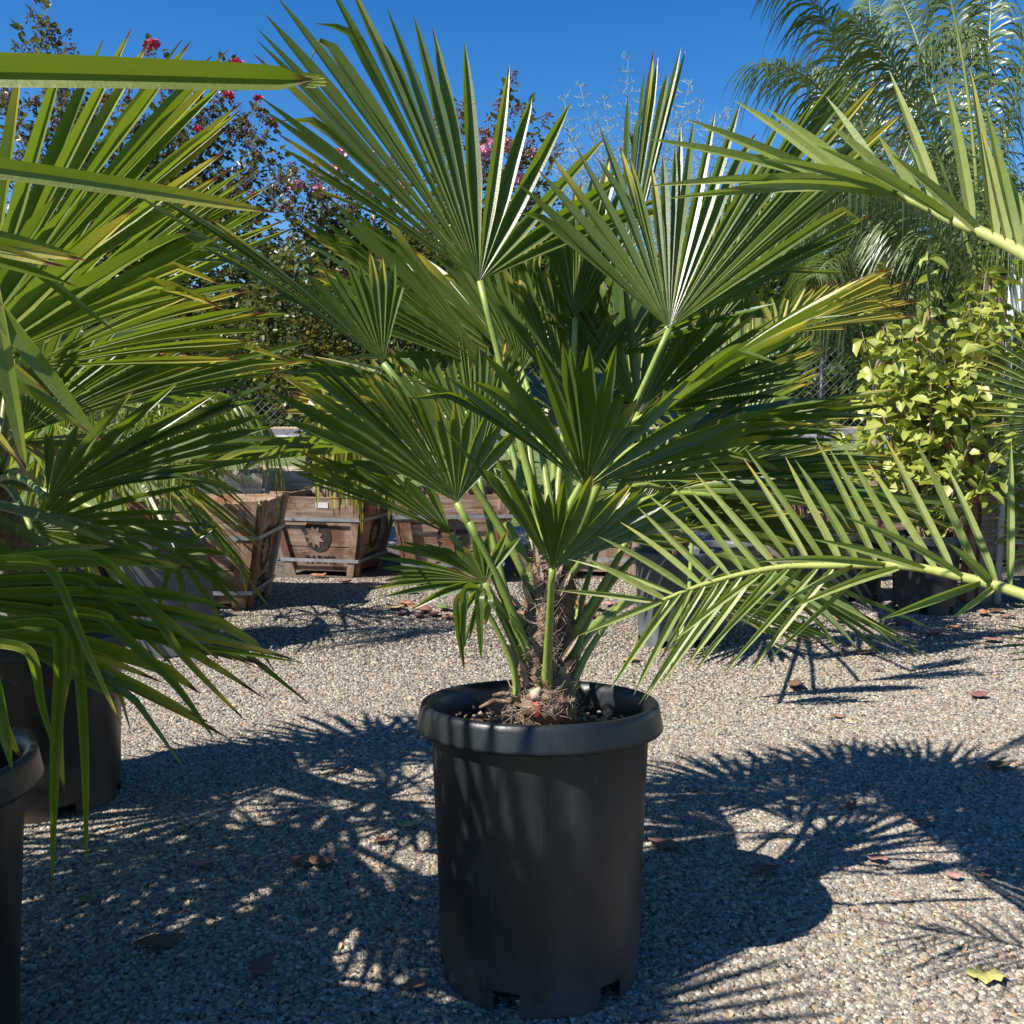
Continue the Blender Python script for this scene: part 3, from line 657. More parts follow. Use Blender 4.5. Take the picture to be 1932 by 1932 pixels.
# ---- feather palm off the right edge: two near fronds reach into the picture
fp = empty('feather_palm', (1.55, .95, 0), 'feather palm beyond the right edge with two stiff light green fronds reaching in', 'palm')
ml = make_pot(fp, Vector((1.55, .95, 0)), .19, .21, .5, mat='pot')
lo = [(1244, 1135, 1.62), (1320, 1105, 1.58), (1400, 1083, 1.52), (1480, 1069, 1.46), (1560, 1067, 1.40), (1700, 1067, 1.31), (1800, 1085, 1.24), (1932, 1122, 1.15), (2060, 1190, 1.07)]
U = [(1905, 1108, 1908, 832), (1880, 1100, 1779, 867), (1850, 1096, 1722, 822), (1800, 1084, 1667, 820), (1770, 1080, 1636, 870), (1725, 1072, 1584, 826), (1690, 1070, 1562, 842), (1655, 1067, 1536, 822), (1620, 1066, 1500, 867),
     (1590, 1067, 1482, 862), (1560, 1067, 1403, 842), (1530, 1068, 1403, 865), (1500, 1068, 1338, 866), (1468, 1071, 1311, 892), (1438, 1077, 1293, 914), (1405, 1083, 1260, 908), (1378, 1088, 1218, 930), (1350, 1098, 1203, 956), (1325, 1104, 1170, 985), (1300, 1112, 1128, 1012),
     (1275, 1122, 1072, 1055), (1255, 1131, 1100, 1050), (1244, 1135, 1046, 1113)]
D = [(1855, 1097, 1660, 1170), (1880, 1104, 1790, 1170), (1675, 1066, 1425, 1061), (1822, 1092, 1587, 973), (1752, 1076, 1528, 1016), (1870, 1100, 1790, 1026), (1700, 1070, 1490, 1150), (1640, 1068, 1448, 1247), (1610, 1066, 1470, 1140), (1575, 1067, 1410, 1277), (1545, 1068, 1359, 1277), (1515, 1069, 1400, 1180), (1490, 1069, 1313, 1250),
     (1465, 1072, 1306, 1275), (1440, 1078, 1270, 1210), (1420, 1082, 1293, 1260), (1400, 1084, 1240, 1300), (1375, 1089, 1216, 1322), (1355, 1097, 1205, 1330), (1330, 1103, 1240, 1255), (1305, 1110, 1195, 1312), (1285, 1118, 1160, 1290), (1262, 1128, 1150, 1303), (1250, 1134, 1090, 1200), (1300, 1111, 1262, 1290)]
px_leaflets(fp, lo, 0, [(a, b, c, d, rnd.uniform(.02, .10)) for a, b, c, d in U]+[(a, b, c, d, rnd.uniform(-.10, .0)) for a, b, c, d in D], lw=.0052, r0=.0075, label='lower frond, reaching left at mid height')
hi = [(1500, 330, 1.0), (1624, 344, .98), (1739, 387, .95), (1789, 413, .93), (1855, 440, .90), (1932, 480, .86), (2050, 560, .8)]
UU = [(1560, 335, 1296, 225), (1600, 345, 1386, 190), (1640, 352, 1447, 205), (1530, 330, 1222, 262), (1680, 362, 1558, 182), (1720, 378, 1562, 233), (1745, 390, 1657, 255), (1780, 405, 1677, 132), (1760, 395, 1710, 262), (1835, 428, 1786, 159), (1880, 455, 1829, 126), (1905, 470, 1850, 240), (1950, 480, 1893, 314), (1925, 478, 1860, 200),
      (1985, 520, 1935, 200)]
DD = [(1600, 342, 1222, 352), (1640, 350, 1258, 375), (1560, 336, 1330, 340), (1700, 368, 1440, 300), (1760, 395, 1540, 275), (1800, 415, 1620, 300), (1850, 440, 1680, 290), (1690, 365, 1380, 352)]
px_leaflets(fp, hi, 0, [(a, b, c, d, rnd.uniform(.0, .08)) for a, b, c, d in UU]+[(a, b, c, d, rnd.uniform(-.08, .0)) for a, b, c, d in DD], lw=.0050, r0=.0065, label='upper frond, arching left in front of the sky')
s = MB(); s.tube(bez(Vector((1.55, .95, .45)), Vector((1.35, 1.0, .9)), P(2060, 1190, 1.07)), .009, 7); s.build('leaf_stalk', M['queen_stem'], fp)
s = MB(); s.tube(bez(Vector((1.55, .95, .45)), Vector((1.3, .9, 1.2)), P(2050, 560, .8)), .009, 7); s.build('leaf_stalk', M['queen_stem'], fp)

# ================================================================== LEFT PLANTS
# near left: pot at the lower left corner, its canopy mostly outside the frame
p0 = G(-140, 1760); p0 = Vector((-1.03, 1.52, 0))
pal0 = empty('potted_palm', p0, 'fan palm in the corner pot at the left edge, straps hanging over the gravel', 'potted palm')
make_pot(pal0, p0, .20, .222, .55, (R_(-2), 0), mat='pot_brown', rmat='rim')
cr0 = p0+Vector((-.10, -.05, .75))
s = MB(); s.tube([p0+Vector((0, 0, .48)), p0+Vector((-.05, 0, .65)), cr0], [.05, .05, .035], 12); s.build('trunk', M['fiber'], pal0)
frond(pal0, cr0, cr0+Vector((.1, -.1, .3)), (-260, 1130, 1.28),
      [(250, 1030), (380, 1045), (470, 1140), (440, 1165), (510, 1280), (570, 1248), (560, 1235), (465, 1362), (410, 1398), (330, 1290), (260, 1330)], g=(.15, 0), n=19, wmax=.0165, bow=.05, mat='fan_left', jl=.06)
f = MB()                                                    # straps that fold down towards the gravel
for a, k, b, w in (((-40, 1195, 1.22), (112, 1190, 1.2), (98, 1672, 1.2), .0085), ((-40, 1180, 1.25), (140, 1185, 1.25), (163, 1645, 1.24), .0075), ((-30, 1200, 1.2), (128, 1220, 1.22), (122, 1500, 1.23), .008),
                   ((-60, 1060, 1.2), (100, 1075, 1.2), (230, 1370, 1.18), .0062), ((-60, 1250, 1.1), (-20, 1250, 1.1), (24, 1455, 1.1), .012), ((-60, 1300, 1.2), (-20, 1310, 1.2), (40, 1430, 1.2), .010),
                   ((100, 1150, 1.24), (215, 1180, 1.24), (405, 1395, 1.24), .0068), ((-40, 1120, 1.3), (260, 1130, 1.3), (465, 1362, 1.3), .0065), ((-40, 1060, 1.3), (190, 1056, 1.3), (420, 1250, 1.32), .0062), ((-40, 1210, 1.15), (60, 1240, 1.15), (105, 1420, 1.16), .0060), ((-60, 1100, 1.3), (170, 1105, 1.3), (330, 1260, 1.3), .0062), ((-60, 1230, 1.3), (200, 1190, 1.3), (570, 1250, 1.34), .0060)):
    A, K, B = P(*a), P(*k), P(*b)
    strap(f, [A, A.lerp(K, .8)+Vector((0, 0, .008)), K.lerp(B, .06)+(K-A)*.01, K.lerp(B, .5)+Vector((rnd.uniform(-.012, .012), 0, 0)), B], w, Vector((rnd.uniform(-.8, .8), -1, .3)), fold=1.0)
f.build('hanging_leaves', M['fan_left'], pal0)
frond(pal0, cr0, cr0+Vector((.1, -.3, .5)), (-420, 420, .85), [(190, 830), (50, 890), (110, 640), (160, 490), (112, 502), (300, 560)], g=(.1, .1), n=6, wmax=.0125, bow=.03, mat='fan_left')
f = MB()                                                    # the long near straps crossing the upper left
blade(f, P(-420, 128, .60), P(590, 151, .62), Vector((0, -1, -.15)), .0100, fold=.75, bow=.004, st=16, taper=22, w0=1, r=.30)
for k_ in range(5): blade(f, P(572, 140+5*k_, .62), P(592+rnd.uniform(5, 28), 142+5*k_+rnd.uniform(-5, 5), .62), Vector((0, -1, 0)), .0013, st=4, w0=1, r=.99, fold=.3)
blade(f, P(-420, 270, .72), P(525, 402, .74), Vector((0, -1, -.3)), .0078, fold=.5, bow=.012, st=12, taper=4, w0=1, r=.6)
blade(f, P(-300, 420, .80), P(162, 491, .80), Vector((0, -1, -.3)), .0075, fold=.5, bow=.012, st=12, taper=3, w0=1, r=.95)
blade(f, P(-300, 400, .80), P(112, 503, .80), Vector((0, -1, -.3)), .0070, fold=.5, bow=.012, st=12, taper=3, w0=1, r=.98)
blade(f, P(-60, 520, .85), P(188, 832, .85), Vector((0, -1, -.1)), .0085, fold=.4, bow=.01, st=12, taper=3, w0=1, r=.4)
blade(f, P(-30, 480, .85), P(50, 892, .85), Vector((0, -1, -.1)), .0085, fold=.4, bow=.01, st=12, taper=3, w0=1, r=.5)
f.build('near_strap_leaves', M['fan_left'], pal0)
for i, (dx, dy, hz, ax, ay, az_) in enumerate(((-.35, -.1, .55, -.7, .0, .3), (-.2, -.35, .6, -.2, -.8, .3), (-.45, .2, .5, -.8, .4, .1), (-.1, -.4, .4, .2, -.9, .0), (-.3, .1, .7, -.3, .1, .8), (-.5, -.2, .35, -.9, -.2, -.1), (-.12, -.25, .40, .05, -.1, .9), (-.08, -.42, .50, .15, -.2, .9), (-.05, .0, .40, .0, .3, .9), (-.3, -.55, .75, .2, -.1, 1), (-.15, -.6, .3, .3, -.3, .6))):  # off-frame canopy; the last few fronds are added to shade the pot front
    H = cr0+Vector((dx, dy, hz)); auto_frond(pal0, cr0, H, Vector((ax, ay, az_)), .55, mat='fan_left', n=24)

SNV = -SUN_DIR  # extra fronds turned to the sun, added mostly off frame to shadow the pot
for (hx, hy, hz, ax, R_f, n_, w_) in ((-1.08, 1.02, 1.30, (.5, .35, .59), .50, 22, .016), (-1.10, 1.24, 1.00, (.62, .10, .57), .44, 10, .0085), (-1.5, .9, .9, (.55, .25, .57), .5, 22, .018), (-1.35, 1.30, 1.25, (.50, .35, .59), .50, 24, .018)):
    auto_frond(pal0, cr0, Vector((hx, hy, hz)), Vector(ax), R_f, spread=2.6, mat='fan_left', n=n_, wmax=w_, nrm=SNV, droop=.05, cup=.1)
# second left palm: black pot behind the first; big sunlit fans on the upper left
p1 = Vector((-1.33, 2.75, 0))
pal1 = empty('potted_palm', p1, 'tall fan palm with big yellow-green fans, in the pot behind the corner pot', 'potted palm')
make_pot(pal1, p1, .19, .205, .50, (R_(-2), 0), mat='pot_brown')
cr1 = Vector((-1.2, 2.3, .95))
s = MB(); s.tube([p1+Vector((0, 0, .43)), p1+Vector((.03, -.15, .7)), cr1], [.055, .05, .035], 12); s.build('trunk', M['fiber'], pal1)
FT = dict(mat='fan_left', wmax=.0205)
frond(pal1, cr1, None, (-30, 620, 1.9), [(-60, 60), (26, 96), (142, 74), (240, 60), (324, 60), (392, 81), (430, 104), (440, 116), (458, 179), (453, 227), (440, 300), (400, 350)], g=(.1, .15), n=16, bow=.01, jl=.01, **FT)
frond(pal1, cr1, None, (-10, 700, 2.1), [(0, 250), (60, 240), (270, 230), (360, 260), (450, 300), (500, 320), (470, 345), (520, 330), (510, 380), (560, 395), (540, 450)], g=(.1, .1), n=20, bow=.02, jl=.05, mat='fan_left', wmax=.016)
frond(pal1, cr1, None, (-90, 720, 1.55), [(100, 380), (150, 385), (300, 400), (387, 423), (413, 463), (453, 460), (456, 519), (470, 540)], g=(.1, .1), n=8, bow=.04, jl=.02, mat='fan_left', wmax=.024)
frond(pal1, cr1, None, (40, 700, 1.7), [(374, 532), (420, 541), (456, 549), (483, 562), (501, 580), (582, 594), (522, 618), (480, 640), (470, 670), (420, 690)], g=(.1, .1), n=12, bow=.03, jl=.02, mat='fan_left', wmax=.015)
frond(pal1, cr1, None, (89, 943, 1.7), [(83, 811), (132, 808), (327, 702), (430, 751), (470, 748), (500, 732), (516, 728), (505, 745), (536, 796), (500, 850), (496, 893), (400, 870)], g=(.1, 0), n=18, bow=.03, jl=.05, mat='fan', wmax=.0155)
frond(pal1, cr1, None, (40, 820, 1.9), [(60, 600), (160, 600), (260, 620), (340, 640), (420, 660), (520, 640), (600, 650), (560, 700), (470, 720)], g=(.1, .1), n=20, bow=.03, jl=.05, mat='fan', wmax=.017)
frond(pal1, cr1, None, (60, 1000, 2.0), [(200, 820), (300, 830), (420, 880), (350, 960), (440, 1000), (400, 1060), (340, 1080), (250, 1090)], g=(.1, .0), n=9, bow=.03, jl=.05, mat='fan', wmax=.011)
frond(pal1, cr1, None, (330, 1040, 2.1), [(415, 990), (440, 1040), (430, 1080), (470, 1110), (440, 1150), (480, 1160), (400, 1190), (350, 1180), (300, 1160)], g=(.1, .0), n=7, bow=.03, jl=.05, mat='fan', wmax=.0095)
auto_palm(pal1, cr1, 15, .42, .52, az=(1.6, 5.0), el=(-.2, 1.2), mat='fan', seed=4)
0 and auto_palm(pal1, cr1+Vector((.0, .1, .0)), 5, .25, .42, az=(-.6, 1.6), el=(-.5, .4), mat='fan', seed=14, wmax=.013)

pq = Vector((-2.25, 1.0, 0)); shade_palm = empty('potted_palm', pq, 'unseen fan palm in a black pot, added beyond the left edge to shade the gravel', 'potted palm')  # unseen palm, added outside the frame to darken the front gravel
make_pot(shade_palm, pq, .19, .21, .5, mat='pot'); s = MB(); s.tube([pq+Vector((0, 0, .43)), pq+Vector((0, 0, .9))], [.06, .04], 10); s.build('trunk', M['fiber'], shade_palm)
auto_palm(shade_palm, pq+Vector((0, 0, .9)), 14, .45, .6, az=(-2.2, 2.2), el=(-.3, 1.0), mat='fan', seed=91, wmax=.018)
# hanging grassy palm behind, over the leaning grey pot
p2 = G(335, 1225); p2.z = 0
pal2 = empty('potted_palm', p2, 'drooping narrow-leaved palm in the leaning grey plastic pot beside the largest wooden box', 'potted palm')
make_pot(pal2, p2+Vector((0, 0, .01)), .195, .225, .56, (R_(2), R_(-9)), mat='pot_grey', rmat='pot_grey', rimh=.055, lip=.02)
def droopy(parent, base, n, seed, mat, hgt=.9, reach=.7, ll=.55, az=(0, 6.283), lw=.008):
    g = random.Random(seed)
    for i in range(n):
        a = az[0]+(az[1]-az[0])*((i*.618+g.random()*.1) % 1); rc = reach*(.6+.6*g.random()); h = hgt*(.7+.5*g.random())
        A = base; dr = Vector((math.cos(a), math.sin(a), 0)); C = base+dr*rc*.35+Vector((0, 0, h*1.25)); B = base+dr*rc+Vector((0, 0, h*.75))
        pts = bez(A, C, B, 18); f = MB()
        for j in range(5, 19):
            for sd in (-1, 1):
                for _ in range(2):
                    t = (pts[min(18, j+1)]-pts[j-1]).normalized(); sv = t.cross(Vector((0, 0, 1))).normalized()*sd
                    p = pts[j]; L = ll*(.6+.5*g.random())*(1 if j < 15 else .75)
                    q = p+sv*L*.28*g.uniform(.5, 1.3)+t*L*.25+Vector((0, 0, .04))
                    e = q+sv*L*.12+t*L*.1+Vector((g.uniform(-.04, .04), g.uniform(-.04, .04), -L*.85))
                    cs = bez(p, q, e, 7); r = g.random(); prev = None
                    for m_ in range(8):
                        tt = m_/7; w = lw*(.5+1.5*tt if tt < .3 else (1-((tt-.3)/.7)**2)*.95+.03)
                        s1 = t*w; a_ = f.vert(cs[m_]-s1, (tt, r, 1)); b_ = f.vert(cs[m_]+sv*w*.4, (tt, r, 0)); c_ = f.vert(cs[m_]+s1, (tt, r, 1))
                        if prev: f.f += [(prev[0], prev[1], b_, a_), (prev[1], prev[2], c_, b_)]
                        prev = (a_, b_, c_)
        o = f.build('frond', M[mat], parent); s = MB(); s.tube(pts, [.010-.007*k/18 for k in range(19)], 6, a=.6); s.build('midrib', M['queen_stem'], o)
droopy(pal2, p2+Vector((-.03, 0, .5)), 7, 3, 'fan_left', .85, .50, .62, lw=.0065)
p2b = Vector((-2.1, 4.9, 0))
pal2b = empty('feather_palm', p2b, 'fan palm with drooping yellow-green straps in front of the bleached boxes', 'palm')
make_pot(pal2b, p2b, .19, .21, .45, mat='pot')
auto_palm(pal2b, p2b+Vector((0, 0, .95)), 9, .30, .62, el=(-.1, .9), mat='fan_left', seed=41, wmax=.016, droop=.75, spread=2.0, seg=15)

# third fan palm: grey pot behind right of the main palm
p3 = G(1268, 1212); p3.z = 0
pal3 = empty('potted_palm', p3, 'fan palm in the grey plastic pot behind the central palm on its right', 'potted palm')
make_pot(pal3, p3, .165, .185, .46, mat='pot_grey', rmat='pot_grey', lip=.018)
cr3 = p3+Vector((.1, 0, .75)); D3 = cr3.y
s = MB(); s.tube([p3+Vector((0, 0, .4)), cr3], [.05, .035], 12); s.build('trunk', M['fiber'], pal3)
for hub, tips, n, mt in (((1465, 632, 3.9), [(1430, 560), (1520, 540), (1600, 525), (1673, 506), (1706, 516), (1723, 532), (1700, 548), (1730, 570), (1723, 602), (1660, 604), (1600, 620)], 26, 'fan_dead'),
                         ((1330, 900, 3.6), [(1400, 740), (1480, 760), (1531, 781), (1535, 828), (1580, 834), (1650, 870), (1670, 885), (1640, 905), (1560, 915)], 20, 'fan_far'),
                         ((1300, 1120, 3.5), [(1360, 1060), (1480, 1110), (1545, 1180), (1560, 1200), (1540, 1215), (1500, 1210), (1450, 1200)], 14, 'fan_far'),
                         ((1330, 640, 4.0), [(1250, 420), (1310, 340), (1360, 300), (1440, 310), (1500, 360), (1560, 400)], 20, 'fan_far'),
                         ((1400, 820, 3.7), [(1330, 700), (1350, 640), (1380, 620), (1420, 600), (1440, 640), (1470, 700), (1460, 760)], 16, 'fan_pale'),
                         ((1290, 1000, 3.5), [(1120, 960), (1180, 900), (1250, 880), (1400, 900), (1500, 960), (1560, 1000), (1500, 1040)], 22, 'fan_far'),
                         ((1200, 820, 3.9), [(1080, 640), (1150, 620), (1230, 600), (1290, 640), (1330, 700)], 20, 'fan_pale'),
                         ((1390, 760, 4.1), [(1300, 560), (1370, 500), (1450, 520), (1520, 580), (1560, 660)], 20, 'fan_far')):
    frond(pal3, cr3, None, hub, tips, g=(.4, .2), n=n, bow=.02, mat=mt, wmax=.022, r0=.012, r1=.008)
auto_palm(pal3, cr3, 9, .5, .55, el=(.0, 1.1), mat='fan_far', seed=31, wmax=.02)
f = MB()
for x, y0, y1, x2 in ((1365, 610, 800, 1350), (1385, 600, 860, 1372), (1405, 610, 900, 1400), (1425, 600, 880, 1432), (1345, 640, 830, 1325), (1445, 600, 830, 1450)):
    blade(f, P(x, y0, 4.0), P(x2, y1, 4.0), Vector((0, -1, 0)), .028, fold=.3, st=8, w0=.8, r=.4+.5*rnd.random())
f.build('hanging_leaves', M['fan_pale'], pal3)

# yellowing fan palm standing in the box left of centre
def stem_palm_in(parent, base, h, seed, mat, n=9, R=.55): auto_palm(parent, base+Vector((0, 0, h)), n, .45, R, el=(-.3, 1.0), mat=mat, seed=seed, wmax=.018, droop=.3)

# right edge: pale narrow fan
p5 = Vector((1.95, 2.6, 0))
pal5 = empty('potted_palm', p5, 'pale thin-leaved palm at the right edge in front of the yellow-green shrub', 'potted palm')
make_pot(pal5, p5, .18, .2, .45, mat='pot')
cr5 = p5+Vector((0, 0, .7)); s = MB(); s.tube([p5+Vector((0, 0, .4)), cr5], [.05, .04], 10); s.build('trunk', M['fiber'], pal5)
frond(pal5, cr5, None, (2090, 800, 2.5), [(1900, 560), (1850, 620), (1830, 650), (1818, 680), (1822, 700), (1815, 722), (1820, 750), (1825, 780), (1835, 800), (1832, 822), (1850, 850), (1850, 876), (1900, 930)], g=(.1, 0), n=18, mat='fan_pale', wmax=.0075, bow=.03)
frond(pal5, cr5, None, (2080, 1230, 2.4), [(1880, 1175), (1890, 1200), (1900, 1235), (1895, 1262)], g=(0, 0), n=6, mat='fan', wmax=.006, bow=.03)
frond(pal5, cr5, None, (2090, 1040, 2.5), [(1880, 960), (1870, 1000), (1885, 1040), (1880, 1080)], g=(0, 0), n=8, mat='fan_pale', wmax=.006, bow=.03)

# ================================================================== WOODEN TREE BOXES
def tree_box(name, label, c, rot, wt, wb, H, mat='wood', emblem=(0,), txt='PARKS', posts=.075, group='tapered wooden tree boxes', labelled=None, rows=3, strapz=(.30, .80)):
    root = empty(name, c, label, 'planter', group)
    Rm = Matrix.Translation(c) @ Matrix.Rotation(rot, 4, 'Z'); th = .02
    def hw(z): return (wb+(wt-wb)*z/H)/2
    for sidx in range(4):
        Rs = Rm @ Matrix.Rotation(math.pi/2*sidx, 4, 'Z')
        b = MB(); zc = [.03]+[.03+(H-.03)*(k+1)/rows for k in range(rows)]
        for k in range(rows):
            z0, z1 = zc[k]+.004, zc[k+1]-.004; y0, y1 = -hw(z0), -hw(z1); x0, x1 = hw(z0)-.012, hw(z1)-.012
            b.hexa([Rs @ Vector(q) for q in ((-x0, y0, z0), (x0, y0, z0), (x0, y0+th, z0), (-x0, y0+th, z0), (-x1, y1, z1), (x1, y1, z1), (x1, y1+th, z1), (-x1, y1+th, z1))], (0, rnd.random()*.9, 0))
        sp_ = b.build('side_boards', M[mat], root, smooth=False)
        if sidx in emblem:
            z_c = H*.50; sl = (hw(H)-hw(0))/H
            def on(x, z, off=.0035): return Rs @ Vector((x, -hw(z)-off, z))
            e = MB(); k = 28; ctr = H*.52; ex, ez = H*.175, H*.215
            pts = []
            vi = [e.vert(on(ex*math.cos(2*math.pi*j/k), ctr+ez*math.sin(2*math.pi*j/k))) for j in range(k)]
            e.f.append(tuple(vi)); e.build('oval_emblem', M['stencil'], sp_, smooth=False)
            e = MB()                                        # pale leafy shape left clear inside the oval
            cx, cz = -ex*.25, ctr-ez*.12
            k = 18
            vi = [e.vert(on(cx+ex*(.88 if j % 2 == 0 else .5)*math.cos(2*math.pi*j/k+.3)*.85, cz+ez*(.72 if j % 2 == 0 else .42)*math.sin(2*math.pi*j/k+.3), .006)) for j in range(k)]
            e.f.append(tuple(vi)); e.build('emblem_shape', M[mat], sp_, smooth=False)
            cu = bpy.data.curves.new('lettering', 'FONT'); cu.body = txt; cu.size = H*.13; cu.align_x = 'CENTER'; cu.extrude = .0008; cu.offset = .0022; cu.space_character = 1.08
            to = bpy.data.objects.new('tmp', cu); COL.objects.link(to); bpy.context.view_layer.update()
            me = bpy.data.meshes.new_from_object(to.evaluated_get(bpy.context.evaluated_depsgraph_get()))
            bpy.data.objects.remove(to); zl = H*.165; lm = MB()
            lm.v = [tuple(on(v.co.x, zl+v.co.y, .0035+v.co.z)) for v in me.vertices]; lm.a = [(0, .5, 0)]*len(lm.v); lm.f = [tuple(p.vertices) for p in me.polygons]
            lm.build('lettering', M['stencil'], sp_, smooth=False); bpy.data.meshes.remove(me)
            if labelled:
                e = MB(); e.f.append(tuple(e.vert(on(x, z, .004)) for x, z in ((.01, H*.86), (.10, H*.86), (.10, H*.93), (.01, H*.93)))); e.build('paper_tag', M['paper'], sp_, smooth=False)
    for sidx in range(4):                                   # upright boards at the corners, two per side
        Rs = Rm @ Matrix.Rotation(math.pi/2*sidx, 4, 'Z')
        for sg in (-1, 1):
            b = MB(); z0, z1 = 0.0, H+.012; pw = posts
            def q(x, yoff, z): return Rs @ Vector((x, -hw(z)-yoff, z))
            x0o, x1o = sg*hw(z0)*.985, sg*hw(z1)*.985; x0i, x1i = x0o-sg*pw*.8, x1o-sg*pw
            pts = [q(x0o, .022, z0), q(x0i, .022, z0), q(x0i, .0025, z0), q(x0o, .0025, z0), q(x1o, .022, z1), q(x1i, .022, z1), q(x1i, .0025, z1), q(x1o, .0025, z1)]
            b.hexa(pts, (1, rnd.random(), 0)); b.build('corner_board', M[mat], root, smooth=False)
    for zf in strapz:
        z = zf*H; b = MB(); w = hw(z)+.0255; h2 = .012; sl = (hw(H)-hw(0))/H
        for sidx in range(4):
            Rs = Rm @ Matrix.Rotation(math.pi/2*sidx, 4, 'Z')
            w0_, w1_ = w-sl*h2, w+sl*h2; n = len(b.v)
            for p in ((-w0_, -w0_, z-h2), (w0_, -w0_, z-h2), (w1_, -w1_, z+h2), (-w1_, -w1_, z+h2), (-w0_, -w0_-.002, z-h2), (w0_, -w0_-.002, z-h2), (w1_, -w1_-.002, z+h2), (-w1_, -w1_-.002, z+h2)): b.vert(Rs @ Vector(p))
            for q_ in ((4, 5, 6, 7), (0, 3, 2, 1), (0, 1, 5, 4), (2, 3, 7, 6)): b.f.append(tuple(n+i for i in q_))
        b.build('metal_strap', M['strap'], root, smooth=False)
    s = MB(); w = hw(H*.9)-.02; n = 8
    for j in range(n+1):
        for i in range(n+1):
            x, y = -w+2*w*i/n, -w+2*w*j/n; s.vert(Rm @ Vector((x, y, H*.88+.02*noise.noise(Vector((x*9, y*9, 0))))))
    for j in range(n):
        for i in range(n): a = j*(n+1)+i; s.f.append((a, a+1, a+n+2, a+n+1))
    s.build('soil', M['soil'], root)
    return root
B1 = G(405, 1120); B1 = Vector((-1.78, 5.85, 0))
tree_box('wooden_box', 'large sunlit orange-brown wooden box with grey straps behind the leaning grey pot', B1, R_(1), .72, .50, .62, mat='wood', emblem=(1,), strapz=(.16, .68), posts=.10, rows=3)
B2 = Vector((-1.27, 7.05, 0))
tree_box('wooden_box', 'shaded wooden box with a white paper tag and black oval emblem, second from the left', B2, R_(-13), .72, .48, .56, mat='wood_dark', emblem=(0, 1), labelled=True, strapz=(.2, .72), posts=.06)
B3 = Vector((-.42, 6.75, 0))
tree_box('wooden_box', 'wooden box with black oval emblem directly behind the left side of the central palm', B3, R_(6), .78, .58, .60, mat='wood', emblem=(0,), strapz=(.22, .76), posts=.08)
B3b = Vector((.62, 7.05, 0))
tree_box('wooden_box', 'dark wooden box hidden behind the central palm trunk on its right', B3b, R_(-8), .74, .56, .56, mat='wood_dark', emblem=(), strapz=(.22, .76))
for i, (x, y, r) in enumerate(((-2.42, 8.25, .1), (-1.95, 8.9, .06))):
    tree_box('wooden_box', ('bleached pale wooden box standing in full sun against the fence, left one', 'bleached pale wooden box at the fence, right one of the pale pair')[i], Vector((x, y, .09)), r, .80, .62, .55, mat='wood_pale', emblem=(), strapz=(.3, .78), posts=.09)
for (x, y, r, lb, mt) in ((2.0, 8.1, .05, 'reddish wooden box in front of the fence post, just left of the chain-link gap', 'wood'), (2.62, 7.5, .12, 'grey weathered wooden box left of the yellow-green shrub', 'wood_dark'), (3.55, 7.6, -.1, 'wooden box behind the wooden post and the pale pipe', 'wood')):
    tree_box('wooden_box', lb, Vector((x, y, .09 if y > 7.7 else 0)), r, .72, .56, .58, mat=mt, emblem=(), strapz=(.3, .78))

# ================================================================== FENCE
fe = empty('chain_link_fence', (0, 9.35, 0), 'black chain-link fence with black posts running behind the wooden boxes', 'fence')
for i in range(7):
    x = (583-966)/1863*9.4+(i-1)*2.43-1.2*0; b = MB(); b.tube([(x, 9.4, -.1), (x, 9.4, 1.86)], .033, 12); b.tube([(x, 9.4, 1.85), (x, 9.4, 1.88), (x, 9.4, 1.90)], [.04, .04, .008], 12); b.build('post', M['blackmetal'], fe)
b = MB(); b.tube([(-6, 9.4, 1.80), (11, 9.4, 1.80)], .018, 8); b.build('top_rail', M['blackmetal'], fe)
b = MB(); sp_ = .078; z0, z1 = .04, 1.80; X0, X1 = -5.2, 6.0
k = int((X1-X0+2)/sp_)
for i in range(k):
    for sg in (-1, 1):
        xa = X0-1.8+i*sp_ if sg > 0 else X0+i*sp_; xb = xa+sg*(z1-z0); a = Vector((xa, 9.345+sg*.0016, z0)); c = Vector((xb, 9.345+sg*.0016, z1))
        if max(xa, xb) < X0 or min(xa, xb) > X1: continue
        b.tube([a, c], .0022, 3, cap=False)
b.build('wire_mesh', M['wire'], fe)

# ================================================================== right: post, pipe, shrub and pots
q = G(1857, 1138); q.z = 0
b = MB(); b.box(q+Vector((0, .05, 0))+Vector((0, 0, .95)), .089, .089, 1.92, R_(8)); 
wp = empty('wooden_post', q, 'square weathered timber post standing behind the yellow-green shrub at the right', 'post'); b.build('timber', M['post'], wp, smooth=False)
b = MB(); b.box(q+Vector((-.075, .06, .55)), .05, .07, 1.1, R_(8)); b.build('side_batten', M['stake'], wp, smooth=False)
b = MB(); x = q.x+.075; b.tube([(x, q.y, -.02), (x, q.y, 1.95)], .021, 12); b.tube([(x, q.y, 1.94), (x, q.y, 1.97), (x, q.y, 2.1)], [.026, .026, .026], 12)
for zz in (1.99, 2.02, 2.05): b.tube([(x, q.y, zz), (x, q.y, zz+.012)], .031, 12)
tag(b.build('pipe', M['pipe']), 'upright pale plastic pipe with a ribbed top fixed beside the timber post', 'pipe')
b = MB(); bx = P(1920, 560, q.y); b.box(bx, .07, .06, .16); b.tube([bx+Vector((0, -.03, -.1)), bx+Vector((0, -.03, .1))], .012, 8)
b.build('junction_box', M['pipe'], wp, smooth=False)

